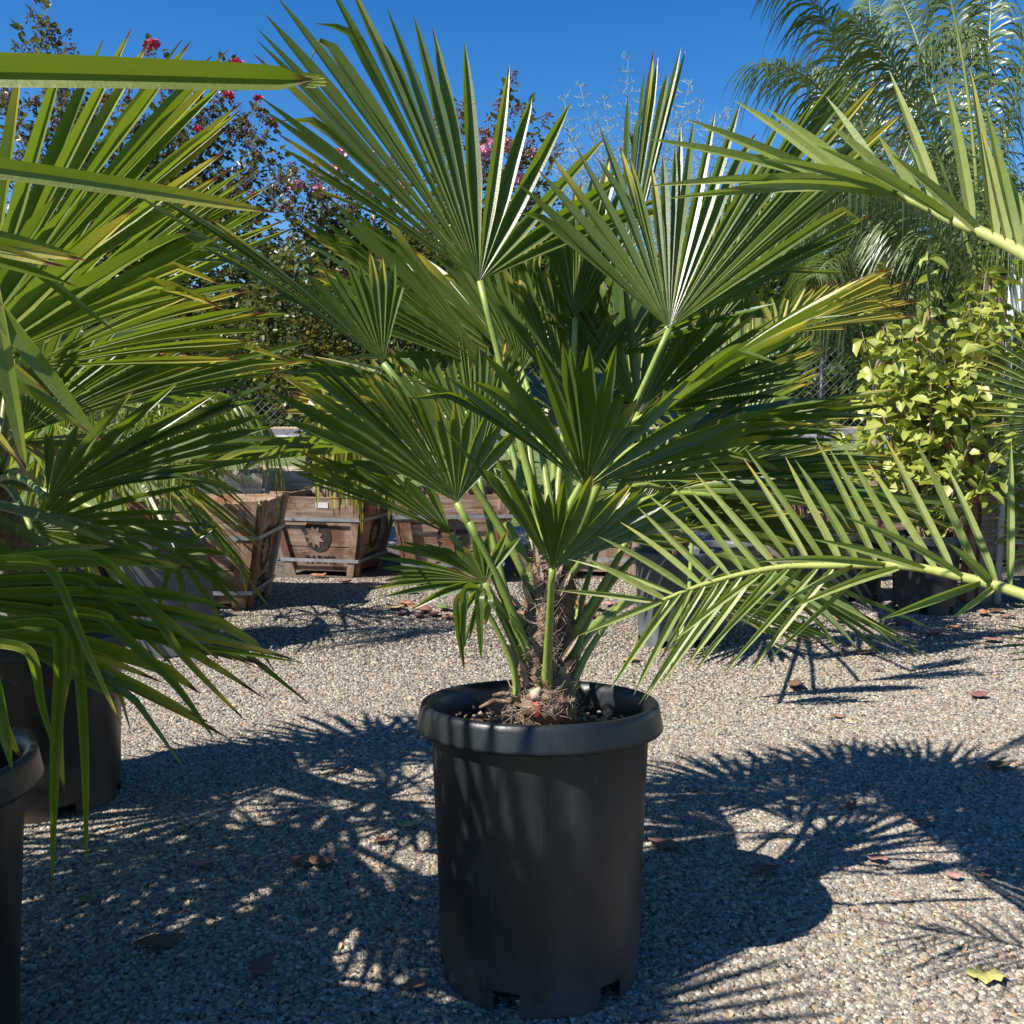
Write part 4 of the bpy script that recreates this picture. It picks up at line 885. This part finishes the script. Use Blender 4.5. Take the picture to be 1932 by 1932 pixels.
def leaf_cloud(name, pts, size, mat, parent, seed=0, up=.3, wid=.42, fold=.25, droop=0., dirs=None, curl=.15):
    g = np.random.default_rng(seed); n = len(pts); pts = np.array(pts, dtype=np.float64).reshape(-1, 3)
    if dirs is None: d = g.normal(size=(n, 3)); d[:, 2] = d[:, 2]*.5+up-droop
    else: d = np.array(dirs)+g.normal(size=(n, 3))*.35; d[:, 2] -= droop
    d /= np.linalg.norm(d, axis=1, keepdims=True)+1e-9
    ref = g.normal(size=(n, 3))*.55; ref[:, 2] += 1
    s = np.cross(d, ref); s /= np.linalg.norm(s, axis=1, keepdims=True)+1e-9; nn = np.cross(s, d)
    L = size*(.6+.7*g.random((n, 1))); w = L*wid
    base = pts; tipd = -curl*L*nn
    V = np.stack([base, base+d*L*.3-s*w+nn*fold*w, base+d*L*.7-s*w*.75+nn*fold*w*.8+tipd*.4, base+d*L+tipd, base+d*L*.7+s*w*.75+nn*fold*w*.8+tipd*.4, base+d*L*.3+s*w+nn*fold*w], axis=1)
    r = g.random((n, 1)); A = np.zeros((n, 6, 3)); A[:, :, 1] = r; A[:, :, 0] = .4
    return build_np(name, V, 6, [(0, 1, 2, 3), (0, 3, 4, 5)], A, M[mat], parent, smooth=False)

# shrub with broad yellow-green leaves, in black pots
p6 = G(1742, 1150); p6.z = 0
sh = empty('potted_shrub', p6, 'bushy shrub with broad curled yellow-green leaves in the black pot at the right', 'potted shrub')
make_pot(sh, p6, .165, .185, .44, mat='pot', lip=.014)
g = random.Random(12); pts = []; dirs = []; stm = MB()
for i in range(34):
    a = g.random()*6.283; rr = .46*math.sqrt(g.random()); top = Vector((p6.x+.02+rr*math.cos(a)*1.05, p6.y+.1+rr*math.sin(a), g.uniform(1.05, 1.95)))
    b0 = p6+Vector((g.uniform(-.06, .06), g.uniform(-.06, .06), .4)); c_ = b0.lerp(top, .5)+Vector((g.uniform(-.12, .12), g.uniform(-.12, .12), -.1))
    cs = bez(b0, c_, top, 14); stm.tube(cs, [.008-.006*k/14 for k in range(15)], 5)
    for k in range(2, 15):
        for _ in range(4 if k > 4 else 2):
            d = Vector((g.uniform(-1, 1), g.uniform(-1.1, .6), g.uniform(-.6, .35))).normalized(); pts.append(cs[k]+d*.02); dirs.append(d)
for i in range(380):
    a = g.random()*6.283; rr = .48*math.sqrt(g.random()); p = Vector((p6.x+.12+rr*math.cos(a), p6.y+.1+rr*math.sin(a), g.uniform(.62, 1.6))); pts.append(p); dirs.append(Vector((g.uniform(-1, 1), g.uniform(-1, .5), g.uniform(-.6, .3))).normalized())
stm.build('stems', M['bark'], sh)
leaf_cloud('foliage', pts, .088, 'bush', sh, 3, wid=.36, dirs=dirs, fold=.35, curl=.25)
mb = MB()
for i in range(26):
    p = pts[g.randrange(len(pts))]+Vector((0, -.03, 0)); blade(mb, p, p+Vector((g.uniform(-.03, .03), -.01, -.085)), Vector((0, -1, 0)), .018, st=5, w0=.5, fold=.7)
mb.build('dry_leaves', M['dry0'], sh)
p7 = p6+Vector((-.28, .35, 0)); sh2 = empty('potted_shrub', p7, 'small shrub half hidden in the black pot behind the yellow-green shrub', 'potted shrub')
make_pot(sh2, p7, .15, .17, .42, mat='pot', lip=.014)
pts = [Vector((p7.x+g.gauss(0, .13), p7.y+g.gauss(0, .12), g.uniform(.5, 1.0))) for _ in range(160)]
leaf_cloud('foliage', pts, .07, 'bush', sh2, 5, wid=.36)
p8 = G(1935, 1150); p8.z = 0; p8.x += .22
sh3 = empty('potted_shrub', p8, 'leafy green shrub in the black pot cut off by the right edge', 'potted shrub')
make_pot(sh3, p8, .18, .2, .5, mat='pot')
pts = [Vector((p8.x+g.gauss(-.05, .28), p8.y+.3+g.gauss(0, .22), g.uniform(.35, 1.75))) for _ in range(1500)]
leaf_cloud('foliage', pts, .07, 'bush', sh3, 6, wid=.36)
p9 = G(1362, 1140); p9.z = 0
pp = empty('plant_pot', p9, 'pale grey pot half hidden behind the grey palm pot', 'plant pot'); make_pot(pp, p9, .14, .16, .36, mat='pot_grey', rmat='pot_grey')

# ================================================================== queen palms (feathery, drooping) on the right
def queen(name, label, base, crown, fr, seed, ll=.56, lw=.0062, mat='queen', nl=50):
    root = empty(name, base, label, 'palm tree', None); g = random.Random(seed)
    s = MB(); s.tube(bez(base, base.lerp(crown, .5)+Vector((.03, 0, 0)), crown, 8), [.06-.025*i/8 for i in range(9)], 10); s.build('trunk', M['bark'], root)
    for (C, B) in fr:
        pts = bez(crown, C, B, nl); f = MB()
        for j in range(5, nl+1):
            t = (pts[min(nl, j+1)]-pts[j-1]).normalized(); sv0 = t.cross(Vector((0, 0, 1)))
            sv0 = sv0.normalized() if sv0.length > .1 else Vector((1, 0, 0))
            for sd in (-1, 1):
                for kk in range(3):
                    sv = sv0*sd; un = t.cross(sv0).normalized()*(-1 if t.cross(sv0).z < 0 else 1)
                    L = ll*(.65+.5*g.random())*(1 if j < nl*.75 else 1-.45*(j-nl*.75)/(nl*.25))
                    p = pts[j]; q_ = p+sv*L*.35*g.uniform(.6, 1.1)+t*L*g.uniform(.15, .4)+un*L*g.uniform(-.1, .28)
                    e = q_+sv*L*.12+t*L*.15+Vector((g.uniform(-.03, .03), g.uniform(-.03, .03), -L*g.uniform(.45, .95)))
                    cs = bez(p, q_, e, 6); r = g.random(); prev = None
                    for m_ in range(7):
                        tt = m_/6; w = lw*(.6 if m_ == 0 else (1-tt**2.5)*1.0+.05)
                        a_ = f.vert(cs[m_]-t*w, (tt, r, 1)); b_ = f.vert(cs[m_]+t*w+Vector((0, 0, .2*w)), (tt, r, 0))
                        if prev: f.f.append((prev[0], prev[1], b_, a_))
                        prev = (a_, b_)
        o = f.build('frond', M[mat], root); s = MB(); s.tube(pts[::2], [.013-.010*k/(nl//2) for k in range(nl//2+1)], 6, a=.3); s.build('midrib', M['queen_stem'], o)
qd = 5.9
queen('feather_tree_palm', 'tall drooping feather palm at the upper right with the thin trunk near the right edge', Vector((P(1852, 1050, qd).x, qd, 0)), P(1852, 560, qd),
      [(P(1760, 180, qd), P(1610, 30, qd-.4)), (P(1840, 0, qd), P(1720, -190, qd-.3)), (P(1900, 100, qd), P(2020, -80, qd-.2)), (P(1700, 300, qd-.2), P(1560, 330, qd-.5)),
       (P(1950, 250, qd), P(2100, 180, qd+.2)), (P(1860, 100, qd+.4), P(1880, -120, qd+.8)), (P(1760, 120, qd+.4), P(1700, 0, qd+1)), (P(1930, 350, qd-.3), P(2080, 420, qd-.6)), (P(1760, 420, qd), P(1660, 440, qd+.4))], 5)
queen('feather_tree_palm', 'drooping feather palm with a frond tip hanging against the sky, left of the taller one', Vector((P(1640, 1040, 6.6).x, 6.6, 0)), P(1660, 640, 6.6),
      [(P(1640, 120, 6.6), P(1440, 120, 6.1)), (P(1660, 60, 6.6), P(1480, -40, 6.2)), (P(1700, 60, 6.6), P(1820, 60, 6.3)), (P(1560, 300, 6.6), P(1500, 380, 6.3)), (P(1640, 200, 6.8), P(1560, 130, 7.3)), (P(1720, 260, 6.6), P(1800, 300, 6.2)),
       (P(1650, 100, 6.9), P(1640, 0, 7.5)), (P(1600, 420, 6.5), P(1540, 520, 6.1)), (P(1720, 420, 6.5), P(1790, 500, 6.1)), (P(1600, 340, 6.8), P(1460, 330, 7.2))], 6)
queen('feather_tree_palm', 'low dense feather palm clump below the two tall feather palms', Vector((P(1700, 1030, 7.4).x, 7.4, 0)), P(1700, 800, 7.4),
      [(P(1640, 480, 7.4), P(1540, 520, 7.1)), (P(1680, 400, 7.4), P(1640, 420, 7.0)), (P(1760, 420, 7.4), P(1840, 480, 7.1)), (P(1700, 450, 7.6), P(1720, 400, 8)), (P(1600, 560, 7.3), P(1500, 620, 7.1)), (P(1800, 520, 7.3), P(1900, 560, 7.1)), (P(1560, 440, 7.3), P(1490, 470, 7.1))], 8, ll=.5, lw=.008, nl=40)

# ================================================================== crape myrtles
def tree_from_targets(name, label, base, fork, targets, d, seed, leafn, leafsize, mat, pods=1.0, flowers=(), fmat='pink', cat='tree', fill=None, trunkr=.022):
    root = empty(name, base, label, cat, 'flowering trees in the wooden boxes'); g = random.Random(seed)
    s = MB(); trunks = []
    for k in range(4):
        t_ = fork+Vector((g.uniform(-.35, .35), g.uniform(-.2, .2), g.uniform(-.2, .3))); trunks.append(t_)
        s.tube(bez(base+Vector((g.uniform(-.05, .05), g.uniform(-.05, .05), .45)), base.lerp(t_, .5)+Vector((g.uniform(-.1, .1), 0, 0)), t_, 8), [trunkr-trunkr*.5*i/8 for i in range(9)], 7)
    s.build('trunk', M['bark'], root)
    br = MB(); lp = []; ld = []; pod = []; fl = []
    for ti, (x, y) in enumerate(targets):
        T = P(x, y, d+g.uniform(-.4, .4)); A = min(trunks, key=lambda q_: (q_-T).length)
        C = A.lerp(T, .55)+Vector((g.uniform(-.12, .12), g.uniform(-.1, .1), g.uniform(-.15, .05))); cs = bez(A, C, T, 16)
        br.tube(cs, [.009-.0072*i/16 for i in range(17)], 5)
        for j in range(3, 17):
            t = (cs[j]-cs[j-1]).normalized()
            for _ in range(leafn):
                u = Vector((g.gauss(0, 1), g.gauss(0, 1), g.gauss(0, .7))).normalized(); off = g.random()**1.4*.22*(1.1-.75*j/16)
                q_ = cs[j]+u*off; lp.append(q_); ld.append((u+t*.6))
                if g.random() < .15: br.tube([cs[j], q_], [.002, .001], 3, cap=False)
        for _ in range(5):                                  # side shoots with panicles
            j = g.randrange(11, 17); q0 = cs[j]; e = q0+Vector((g.uniform(-.16, .16), g.uniform(-.1, .1), g.uniform(.06, .22)))*(1 if j < 16 else .6)
            br.tube([q0, e], [.003, .0015], 4, cap=False)
            for m_ in range(int(34*pods)):
                t = g.random(); c = q0.lerp(e, .45+.6*t); rr = .055*(1.15-t); o_ = Vector((g.gauss(0, 1), g.gauss(0, 1), g.gauss(0, .6))).normalized()*rr
                pod.append(c+o_)
                if m_ % 3 == 0: br.tube([c, c+o_], .0011, 3, cap=False)
    if fill:
        for (x, y, rx, ry, n) in fill:
            for _ in range(n):
                a = g.random()*6.283; rr = math.sqrt(g.random()); lp.append(P(x+rx*rr*math.cos(a), y+ry*rr*math.sin(a), d+g.gauss(0, .35))); ld.append(Vector((g.gauss(0, 1), g.gauss(0, 1), g.gauss(0, .6))).normalized())
    br.build('branches', M['twig'], root); leaf_cloud('crown', lp, leafsize, mat, root, seed, wid=.33, dirs=ld)
    if pod:
        n = len(pod); V0 = np.array([(1, 0, 0), (-1, 0, 0), (0, 1, 0), (0, -1, 0), (0, 0, 1), (0, 0, -1)])*.0078
        V = np.array(pod)[:, None]+V0[None]*(.7+.6*np.random.default_rng(seed).random((n, 1, 1))); A = np.zeros((n, 6, 3)); A[:, :, 1] = .5
        build_np('seed_pods', V, 6, [(0, 2, 4), (2, 1, 4), (1, 3, 4), (3, 0, 4), (2, 0, 5), (1, 2, 5), (3, 1, 5), (0, 3, 5)], A, M['pod'], root)
    for (x, y, rx, ry) in flowers:
        g2 = np.random.default_rng(seed+int(x)); n = int(150*max(.35, rx*ry/200)); pts = []
        for _ in range(n):
            a = g.random()*6.283; rr = math.sqrt(g.random()); pts.append(P(x+rx*rr*math.cos(a), y+ry*rr*math.sin(a), d-.25+g.uniform(-.04, .04)))
        leaf_cloud('flower_cluster', pts, .026, fmat, root, seed+int(x), wid=.5, fold=.5)
    return root
g = random.Random(3)
TL = [(62, 0), (85, 18), (38, 55), (108, 85), (290, 90), (430, 125), (200, 190), (510, 235), (430, 180), (310, 200), (150, 190), (15, 180), (60, 200), (350, 230), (400, 260), (130, 250), (250, 240), (485, 300), (520, 290), (290, 300), (180, 300), (80, 300), (20, 310), (370, 190),
      (240, 200), (480, 210), (100, 170), (330, 190), (450, 240), (420, 330), (340, 300), (460, 350), (380, 380), (550, 330), (-40, 150), (-60, 60), (-40, 260)]
tree_from_targets('crape_myrtle', 'crape myrtle with crimson flower tips and dark seed heads behind the left palms', Vector((-2.42, 8.25, .09)), P(260, 640, 7.6), TL, 7.6, 11, 11, .055, 'myrtle',
                  flowers=((287, 85, 14, 9), (445, 123, 12, 10), (432, 180, 9, 7), (200, 190, 9, 8), (513, 232, 11, 7), (487, 186, 5, 4), (280, 245, 9, 5), (150, 255, 7, 6), (375, 245, 7, 6), (360, 390, 12, 8), (20, 215, 7, 5), (85, 320, 8, 6), (478, 370, 6, 5)), fmat='magenta', fill=[(250, 500, 290, 180, 6500), (150, 680, 200, 130, 2600), (440, 640, 120, 130, 2000)])
TM = [(545, 345), (600, 375), (575, 320), (640, 300), (520, 380), (560, 420), (640, 400), (500, 360), (840, 190), (872, 220), (955, 165), (1000, 200), (1030, 240), (930, 260), (900, 330), (1040, 310), (820, 260), (860, 300), (980, 300), (1010, 350), (700, 360), (740, 330), (780, 300), (950, 340), (880, 200), (1045, 380), (560, 470), (620, 500)]
tree_from_targets('crape_myrtle', 'crape myrtle with pale pink flowers and brown seed heads behind the central palm', Vector((-.42, 6.75, 0)), P(800, 640, 7.1), TM, 7.1, 12, 10, .05, 'myrtle',
                  flowers=((898, 320, 14, 32), (912, 290, 10, 14), (955, 275, 10, 12), (840, 215, 7, 12), (928, 272, 6, 8), (560, 352, 14, 10), (600, 365, 10, 14), (640, 290, 12, 9), (700, 285, 9, 7), (760, 350, 8, 8), (880, 350, 10, 9), (808, 605, 11, 9), (645, 520, 9, 7), (1005, 290, 8, 10), (985, 340, 9, 12), (630, 320, 12, 8)), fmat='pink',
                  fill=[(680, 620, 240, 190, 8500), (900, 520, 170, 150, 2600), (1000, 640, 140, 120, 1500)])
tree_from_targets('yellow_leaved_shrub', 'young tree with yellowing small leaves in front of the fence, left of centre', Vector((-1.27, 7.05, 0)), P(560, 760, 7.0), [(480, 640), (540, 600), (600, 620), (650, 650), (450, 700), (520, 720), (600, 700), (660, 720), (560, 680), (430, 660)], 7.0, 15, 5, .055, 'shrubyel', pods=0)

# wispy tree
wp_ = empty('wispy_tree', (P(1180, 1000, 8.8).x, 8.8, .09), 'pale feathery tree of thin upright twigs against the sky behind the central palm', 'tree')
s = MB(); b0 = Vector((P(1180, 1000, 8.8).x, 8.8, .1)); fk = P(1190, 620, 8.8); s.tube([b0, b0.lerp(fk, .5)+Vector((.05, 0, 0)), fk], [.04, .03, .02], 8); s.build('trunk', M['bark'], wp_)
s = MB(); g = random.Random(77)
for (x, y) in ((1185, 115), (1235, 150), (1210, 175), (1065, 190), (1095, 165), (1320, 195), (1375, 210), (1300, 160), (1280, 240), (1060, 290), (1130, 240), (1160, 290), (1010, 330), (1340, 280), (1250, 300), (1100, 330), (1380, 300), (1190, 240), (1140, 190), (1350, 230), (1030, 260), (1230, 230), (1330, 330), (1075, 250), (1270, 190)):
    T = P(x, y, 8.8+g.uniform(-.4, .4)); C = fk.lerp(T, .45)+Vector((g.uniform(-.2, .2), 0, -.1)); cs = bez(fk, C, T, 26); s.tube(cs, [.007-.0057*i/26 for i in range(27)], 4)
    for j in range(7, 27):
        for sg in (-1, 1):
            L = g.uniform(.10, .22)*(1.25-j/30); e = cs[j]+Vector((sg*L*.8, g.uniform(-.1, .1), L*g.uniform(.2, .7))); s.tube([cs[j], cs[j].lerp(e, .5)+Vector((0, 0, .01)), e], [.003, .0025, .001], 3, cap=False)
            for m_ in range(4):
                p = cs[j].lerp(e, .3+.2*m_); s.tube([p, p+Vector((g.uniform(-.05, .05), g.uniform(-.03, .03), g.uniform(.01, .05)))], .0022, 3, cap=False)
s.build('twigs', M['wisp'], wp_)

# stakes and ties
for (x, y, yb, d, lb) in ((632, 790, 960, 7.0, 'thin reddish stake with a teal tie standing in the tagged wooden box'), (318, 690, 950, 5.8, 'reddish timber stake with teal tape rising from the large sunlit box'), (352, 700, 950, 5.75, 'grey timber stake with a wide teal tape band next to the reddish stake')):
    t = P(x, y-30, d); bt = P(x, yb, d); r = empty('wooden_stake', bt, lb, 'stake', 'plant stakes'); b = MB(); wd = .05 if d < 6 else .032
    b.box((t+bt)/2, wd, wd, (t-bt).length); b.build('stake_pole', M['stake'], r, smooth=False)
    b = MB(); tz = P(x, {632: 845, 318: 708, 352: 918}[x], d); b.box(tz, wd*1.15, wd*1.15, .035 if d > 6 else .07); b.build('tie', M['teal'], r, smooth=False)

# ================================================================== hedges, shrubs and trees beyond
def crown_tree(name, label, base, h, rad, n, leaf, mat, seed, cat='tree', group='trees beyond the road', flat=.8, low=.15):
    root = empty(name, base, label, cat, group); g = np.random.default_rng(seed); gg = random.Random(seed)
    s = MB(); fk = base+Vector((0, 0, h*.35)); s.tube([base, fk], [rad*.07, rad*.05], 7)
    blobs = []
    for i in range(16):
        a = gg.random()*6.283; rr = rad*.75*math.sqrt(gg.random()); z = h*(low+(1-low)*.9*gg.random()); k = math.sin(math.pi*min(1, max(.15, (z/h-low)/(1.05-low))))
        c = base+Vector((rr*math.cos(a)*(.4+.7*k), rr*math.sin(a)*(.4+.7*k), z)); blobs.append((c, rad*gg.uniform(.25, .45))); s.tube([fk, fk.lerp(c, .5)+Vector((0, 0, h*.02)), c], [rad*.03, rad*.02, rad*.008], 5)
    s.build('trunk', M['bark'], root)
    P_ = []
    for c, r in blobs:
        m_ = n//16; u = g.normal(size=(m_, 3)); u /= np.linalg.norm(u, axis=1, keepdims=True); P_.append(np.array(c)+u*r*(.55+.5*g.random((m_, 1)))*np.array([1, 1, flat]))
    P_ = np.concatenate(P_); P_ = P_[P_[:, 2] > base.z+.02]
    leaf_cloud('crown', P_, leaf, mat, root, seed, wid=.45); return root
for i in range(9):
    x = -22+i*5.5
    g_ = np.random.default_rng(400+i); n = 7000; q_ = g_.random((n, 3)); q_ = np.stack([x-3+6*q_[:, 0], 37.4+2.2*q_[:, 1], .7+(2.3+.5*np.sin(q_[:, 0]*9+i))*q_[:, 2]**.8], 1)
    r_ = empty('background_shrub', (x, 38.4, .75), ('dark', 'olive', 'dull green')[i % 3]+' shrub mass lining the far side of the road, '+('number one from the left', 'second from the left', 'third from the left', 'fourth from the left', 'middle one of nine', 'fourth from the right', 'third from the right', 'second from the right', 'rightmost')[i], 'shrub', 'shrubs along the road')
    leaf_cloud('foliage', q_, .30, ('hedge', 'hedge_olive')[i % 2], r_, 400+i, wid=.45)
g = random.Random(50); k = 0
LB = ['dark round-headed tree', 'olive loose-crowned tree', 'dense dark green tree', 'tall dull green tree', 'broad shadowy tree']
WH = ['at the far left edge beyond the road', 'left of the leaning grey pot, beyond the road', 'above the bleached boxes, beyond the road', 'behind the pink crape myrtle, beyond the road', 'straight behind the central palm, beyond the road', 'behind the right side of the central palm, beyond the road',
      'left of the black fence post, beyond the road', 'right of the black fence post, beyond the road', 'behind the yellow-green shrub, beyond the road', 'behind the timber post, beyond the road', 'at the far right edge beyond the road']
for i in range(11):
    x = -21+i*4.1+g.uniform(-.8, .8); y = g.uniform(39, 45); z = .75+(y-36)*.03
    crown_tree('background_tree', LB[i % 5]+' '+WH[i], Vector((x, y, z)), g.uniform(6, 8.8) if i < 6 else g.uniform(6.5, 8), g.uniform(2.6, 3.4), 5200, .42, ('hedge', 'hedge_olive')[i % 2], 100+i)
for i, (x, y, h, r, lb, mt) in enumerate(((-4.6, 11.5, 3.6, 1.2, 'leafy green shrub behind the fence at the left', 'hedge'), (-2.2, 12.5, 3.3, 1.3, 'yellowish shrub behind the fence above the bleached boxes', 'hedge_olive'), (-.3, 12, 3.3, 1.3, 'dark shrub behind the fence behind the central palm', 'hedge'),
                                       (3.5, 14.5, 4.4, 1.3, 'dark shrub behind the fence under the feather palms', 'hedge'), (5.8, 13, 4.0, 1.5, 'dark shrub behind the fence at the right edge', 'hedge'), (1.3, 15, 3.2, 1.2, 'olive shrub behind the fence right of the central palm', 'hedge_olive'))):
    crown_tree('shrub', lb, Vector((x, y, .1)), h, r, 5000, .12, mt, 200+i, 'shrub', 'shrubs behind the fence', low=.32 if x > -1 else .28)

# palms in boxes behind the central palm (yellow drooping fronds left of centre)
pb3 = empty('fan_palm', B2+Vector((.05, 0, .45)), 'yellowing fan palm planted in the tagged wooden box', 'palm')
cy = Vector((-1.1, 6.6, 1.25)); s = MB(); s.tube([B2+Vector((.05, 0, .45)), cy], [.05, .04], 10); s.build('trunk', M['fiber'], pb3)
frond(pb3, cy, None, (740, 790, 6.2), [(516, 790), (540, 745), (570, 715), (620, 690), (650, 670), (740, 650), (800, 660), (860, 690)], g=(0, 0), n=18, mat='fan_dead', wmax=.035, bow=.03, r0=.014)
f = MB()
for i in range(26):
    x = rnd.uniform(590, 760); y = rnd.uniform(720, 800); a = P(x, y, 6.3+rnd.uniform(-.2, .2)); e = P(x+rnd.uniform(-14, 14), y+rnd.uniform(130, 250), 6.3); blade(f, a, e, Vector((rnd.uniform(-.5, .5), -1, 0)), .022, fold=.4, st=8, w0=.6, r=rnd.random())
f.build('hanging_leaves', M['fan_dead'], pb3)
pb4 = empty('fan_palm', B3b+Vector((0, 0, .45)), 'green fan palm in the dark box hidden behind the central palm', 'palm')
auto_palm(pb4, B3b+Vector((0, -.2, 1.3)), 12, .5, .6, el=(-.1, 1.2), mat='fan_far', seed=61, wmax=.024)
s = MB(); s.tube([B3b+Vector((0, 0, .45)), B3b+Vector((0, -.2, 1.3))], [.06, .04], 10); s.build('trunk', M['fiber'], pb4)

# ================================================================== fallen leaves
def dry_leaf(x, y, L, mt, label, rot=None, wid=.32, curl=.3, shape='oval', z=None):
    p = G(x, y, .0); p.z = ground_z(p.x, p.y)+.010 if z is None else z
    a = rnd.random()*6.28 if rot is None else rot; d = Vector((math.cos(a), math.sin(a), 0)); s_ = Vector((-d.y, d.x, 0)); mb = MB(); n = 8; prev = None
    for i in range(n+1):
        t = i/n; w = L*wid*math.sin(math.pi*min(1, t*.97+.02))**.8
        if shape == 'lobed': w *= (1.0+.55*math.sin(t*19))
        zc = curl*L*.35*(2*t-1)**2; c = p+d*(t-.5)*L+Vector((0, 0, zc+.002*math.sin(t*9+x)))
        e = abs(curl)*w*.8
        v = (mb.vert(c-s_*w+Vector((0, 0, e+.003*math.sin(t*7+y)))), mb.vert(c), mb.vert(c+s_*w+Vector((0, 0, e*.7))))
        if prev: mb.f += [(prev[0], prev[1], v[1], v[0]), (prev[1], prev[2], v[2], v[1])]
        prev = v
    o = mb.build('fallen_leaf', M[mt]); md = o.modifiers.new('thickness', 'SOLIDIFY'); md.thickness = .0008
    return tag(o, label, 'leaf', 'fallen leaves on the gravel')
dry_leaf(1252, 1603, .085, 'dry1', 'large dark purple-brown leaf lying right of the central pot', -.5, .34, .15)
dry_leaf(1882, 1455, .085, 'dry3', 'cupped dark brown leaf near the right edge', .25, .36, .5)
dry_leaf(1860, 1863, .075, 'dry4', 'yellow lobed leaf in the lower right corner', -.2, .34, .2, 'lobed')
dry_leaf(1443, 1657, .075, 'dry1', 'folded maroon leaf in the shadow of the central pot', -.1, .3, .6)
dry_leaf(1655, 1632, .05, 'dry5', 'small pinkish curled leaf between the shadows on the right', -.2, .4, .5)
dry_leaf(1735, 1555, .065, 'dry0', 'long rust-brown leaf above the pinkish curled leaf', .1, .22, .4)
dry_leaf(1578, 1356, .05, 'dry0', 'small rust leaf at the tip of the fan-shaped shadow', -.1, .3, .4)
dry_leaf(1605, 1523, .045, 'dry0', 'orange scrap of leaf in a sun fleck', 1.2, .34, .6)
dry_leaf(1798, 1665, .04, 'dry5', 'curled pink-brown leaf scrap low on the right', .2, .4, .6)
dry_leaf(1865, 1656, .045, 'dry1', 'small rosy leaf near the right edge below the cupped leaf', .6, .4, .4)
dry_leaf(1190, 1247, .10, 'dry2', 'tan oval leaf behind the right rim of the central pot', 0.05, .26, .3)
dry_leaf(640, 1458, .07, 'dry0', 'rust leaf in the bright strip left of the central pot', .1, .25, .5)
dry_leaf(378, 1640, .075, 'dry5', 'leaf with a sunlit pinkish middle in the shade at lower left', .1, .26, .4)
dry_leaf(575, 1632, .075, 'dry1', 'maroon leaf in the left-hand shade, left one of a touching pair', .1, .34, .4)
dry_leaf(608, 1636, .075, 'dry3', 'brown leaf in the left-hand shade, right one of a touching pair', -.4, .34, .4)
dry_leaf(492, 1843, .075, 'dry1', 'upright maroon leaf at the bottom left of the central pot', 1.3, .3, .7)
dry_leaf(300, 1790, .10, 'dry3', 'long dark brown leaf in the lower left corner shade', .3, .28, .3)
dry_leaf(348, 1573, .03, 'dry6', 'tiny green leaf left in the shade', .8, .34, .3)
dry_leaf(170, 1705, .05, 'dry6', 'green leaf beside the corner pot', .6, .3, .3)
dry_leaf(770, 1560, .06, 'dry2', 'yellowish scrap near the left side of the central pot', .3, .26, .4)
dry_leaf(720, 1590, .05, 'dry3', 'dark scrap of leaf just left of the central pot', .8, .3, .4)
dry_leaf(782, 1872, .055, 'dry0', 'orange-brown leaf at the lower left foot of the central pot', .5, .3, .5)
dry_leaf(1630, 1235, .10, 'dry0', 'orange leaf in the sun behind the feather frond tips', .0, .28, .4)
dry_leaf(1590, 1228, .05, 'dry0', 'small rust leaf left of the orange leaf', .5, .34, .4)
dry_leaf(1655, 1268, .06, 'dry1', 'thin dark leaf on the sunny gravel at right', .0, .2, .3)
pile = [(745, 1150, 'dry2'), (757, 1160, 'dry5'), (780, 1148, 'dry0'), (800, 1155, 'dry1'), (820, 1162, 'dry1'), (838, 1152, 'dry6'), (845, 1168, 'dry0'), (790, 1165, 'dry1'), (765, 1142, 'dry0'), (840, 1110, 'dry1'), (770, 1120, 'dry0'), (965, 1150, 'dry1'), (975, 1165, 'dry5'),
        (968, 1175, 'dry0'), (1100, 1150, 'dry0'), (1125, 1155, 'dry2'), (1150, 1148, 'dry5'), (1115, 1170, 'dry0'), (1140, 1178, 'dry0'), (1070, 1140, 'dry0'), (700, 1110, 'dry0'), (650, 1100, 'dry5'), (1880, 1155, 'dry3'), (1855, 1160, 'dry0'), (1900, 1165, 'dry5'), (1800, 1190, 'dry0'), (1760, 1200, 'dry5'),
        (1700, 1180, 'dry3'), (1580, 1175, 'dry0'), (530, 1040, 'dry0'), (600, 1090, 'dry0'), (1525, 1090, 'dry2'), (1870, 1215, 'dry5'), (1845, 1320, 'dry1'), (1500, 1300, 'dry3')]
for i, (x, y, mt) in enumerate(pile): dry_leaf(x, y, rnd.uniform(.08, .13), mt, {'dry0':'rust','dry1':'maroon','dry2':'tan','dry3':'dark brown','dry5':'rosy','dry6':'greenish'}[mt]+' dry leaf '+('among the litter before the box left of the trunk' if x < 850 else 'on the gravel just left of the main trunk' if x < 1000 else 'on the gravel between the main trunk and the grey pot' if x < 1200 else 'on the sunny gravel right of the grey pot' if x < 1700 else 'under the potted shrub and timber post'), None, .34, .5)

g = np.random.default_rng(8); n = 700
X_ = g.uniform(-1, 1, n); Y_ = 1.4+5.2*g.random(n)**1.3; pts = np.stack([X_*Y_*.56, Y_, np.full(n, .012)], 1)
d_ = np.stack([g.normal(size=n), g.normal(size=n), g.normal(size=n)*.08], 1)
q_ = leaf_cloud('leaf_debris', pts, .022, 'dry3', None, 8, wid=.16, dirs=d_); q_.data.materials[0] = M['dry2']
tag(q_, 'small dry scraps and bits of straw scattered through the gravel', 'debris', kind='stuff')
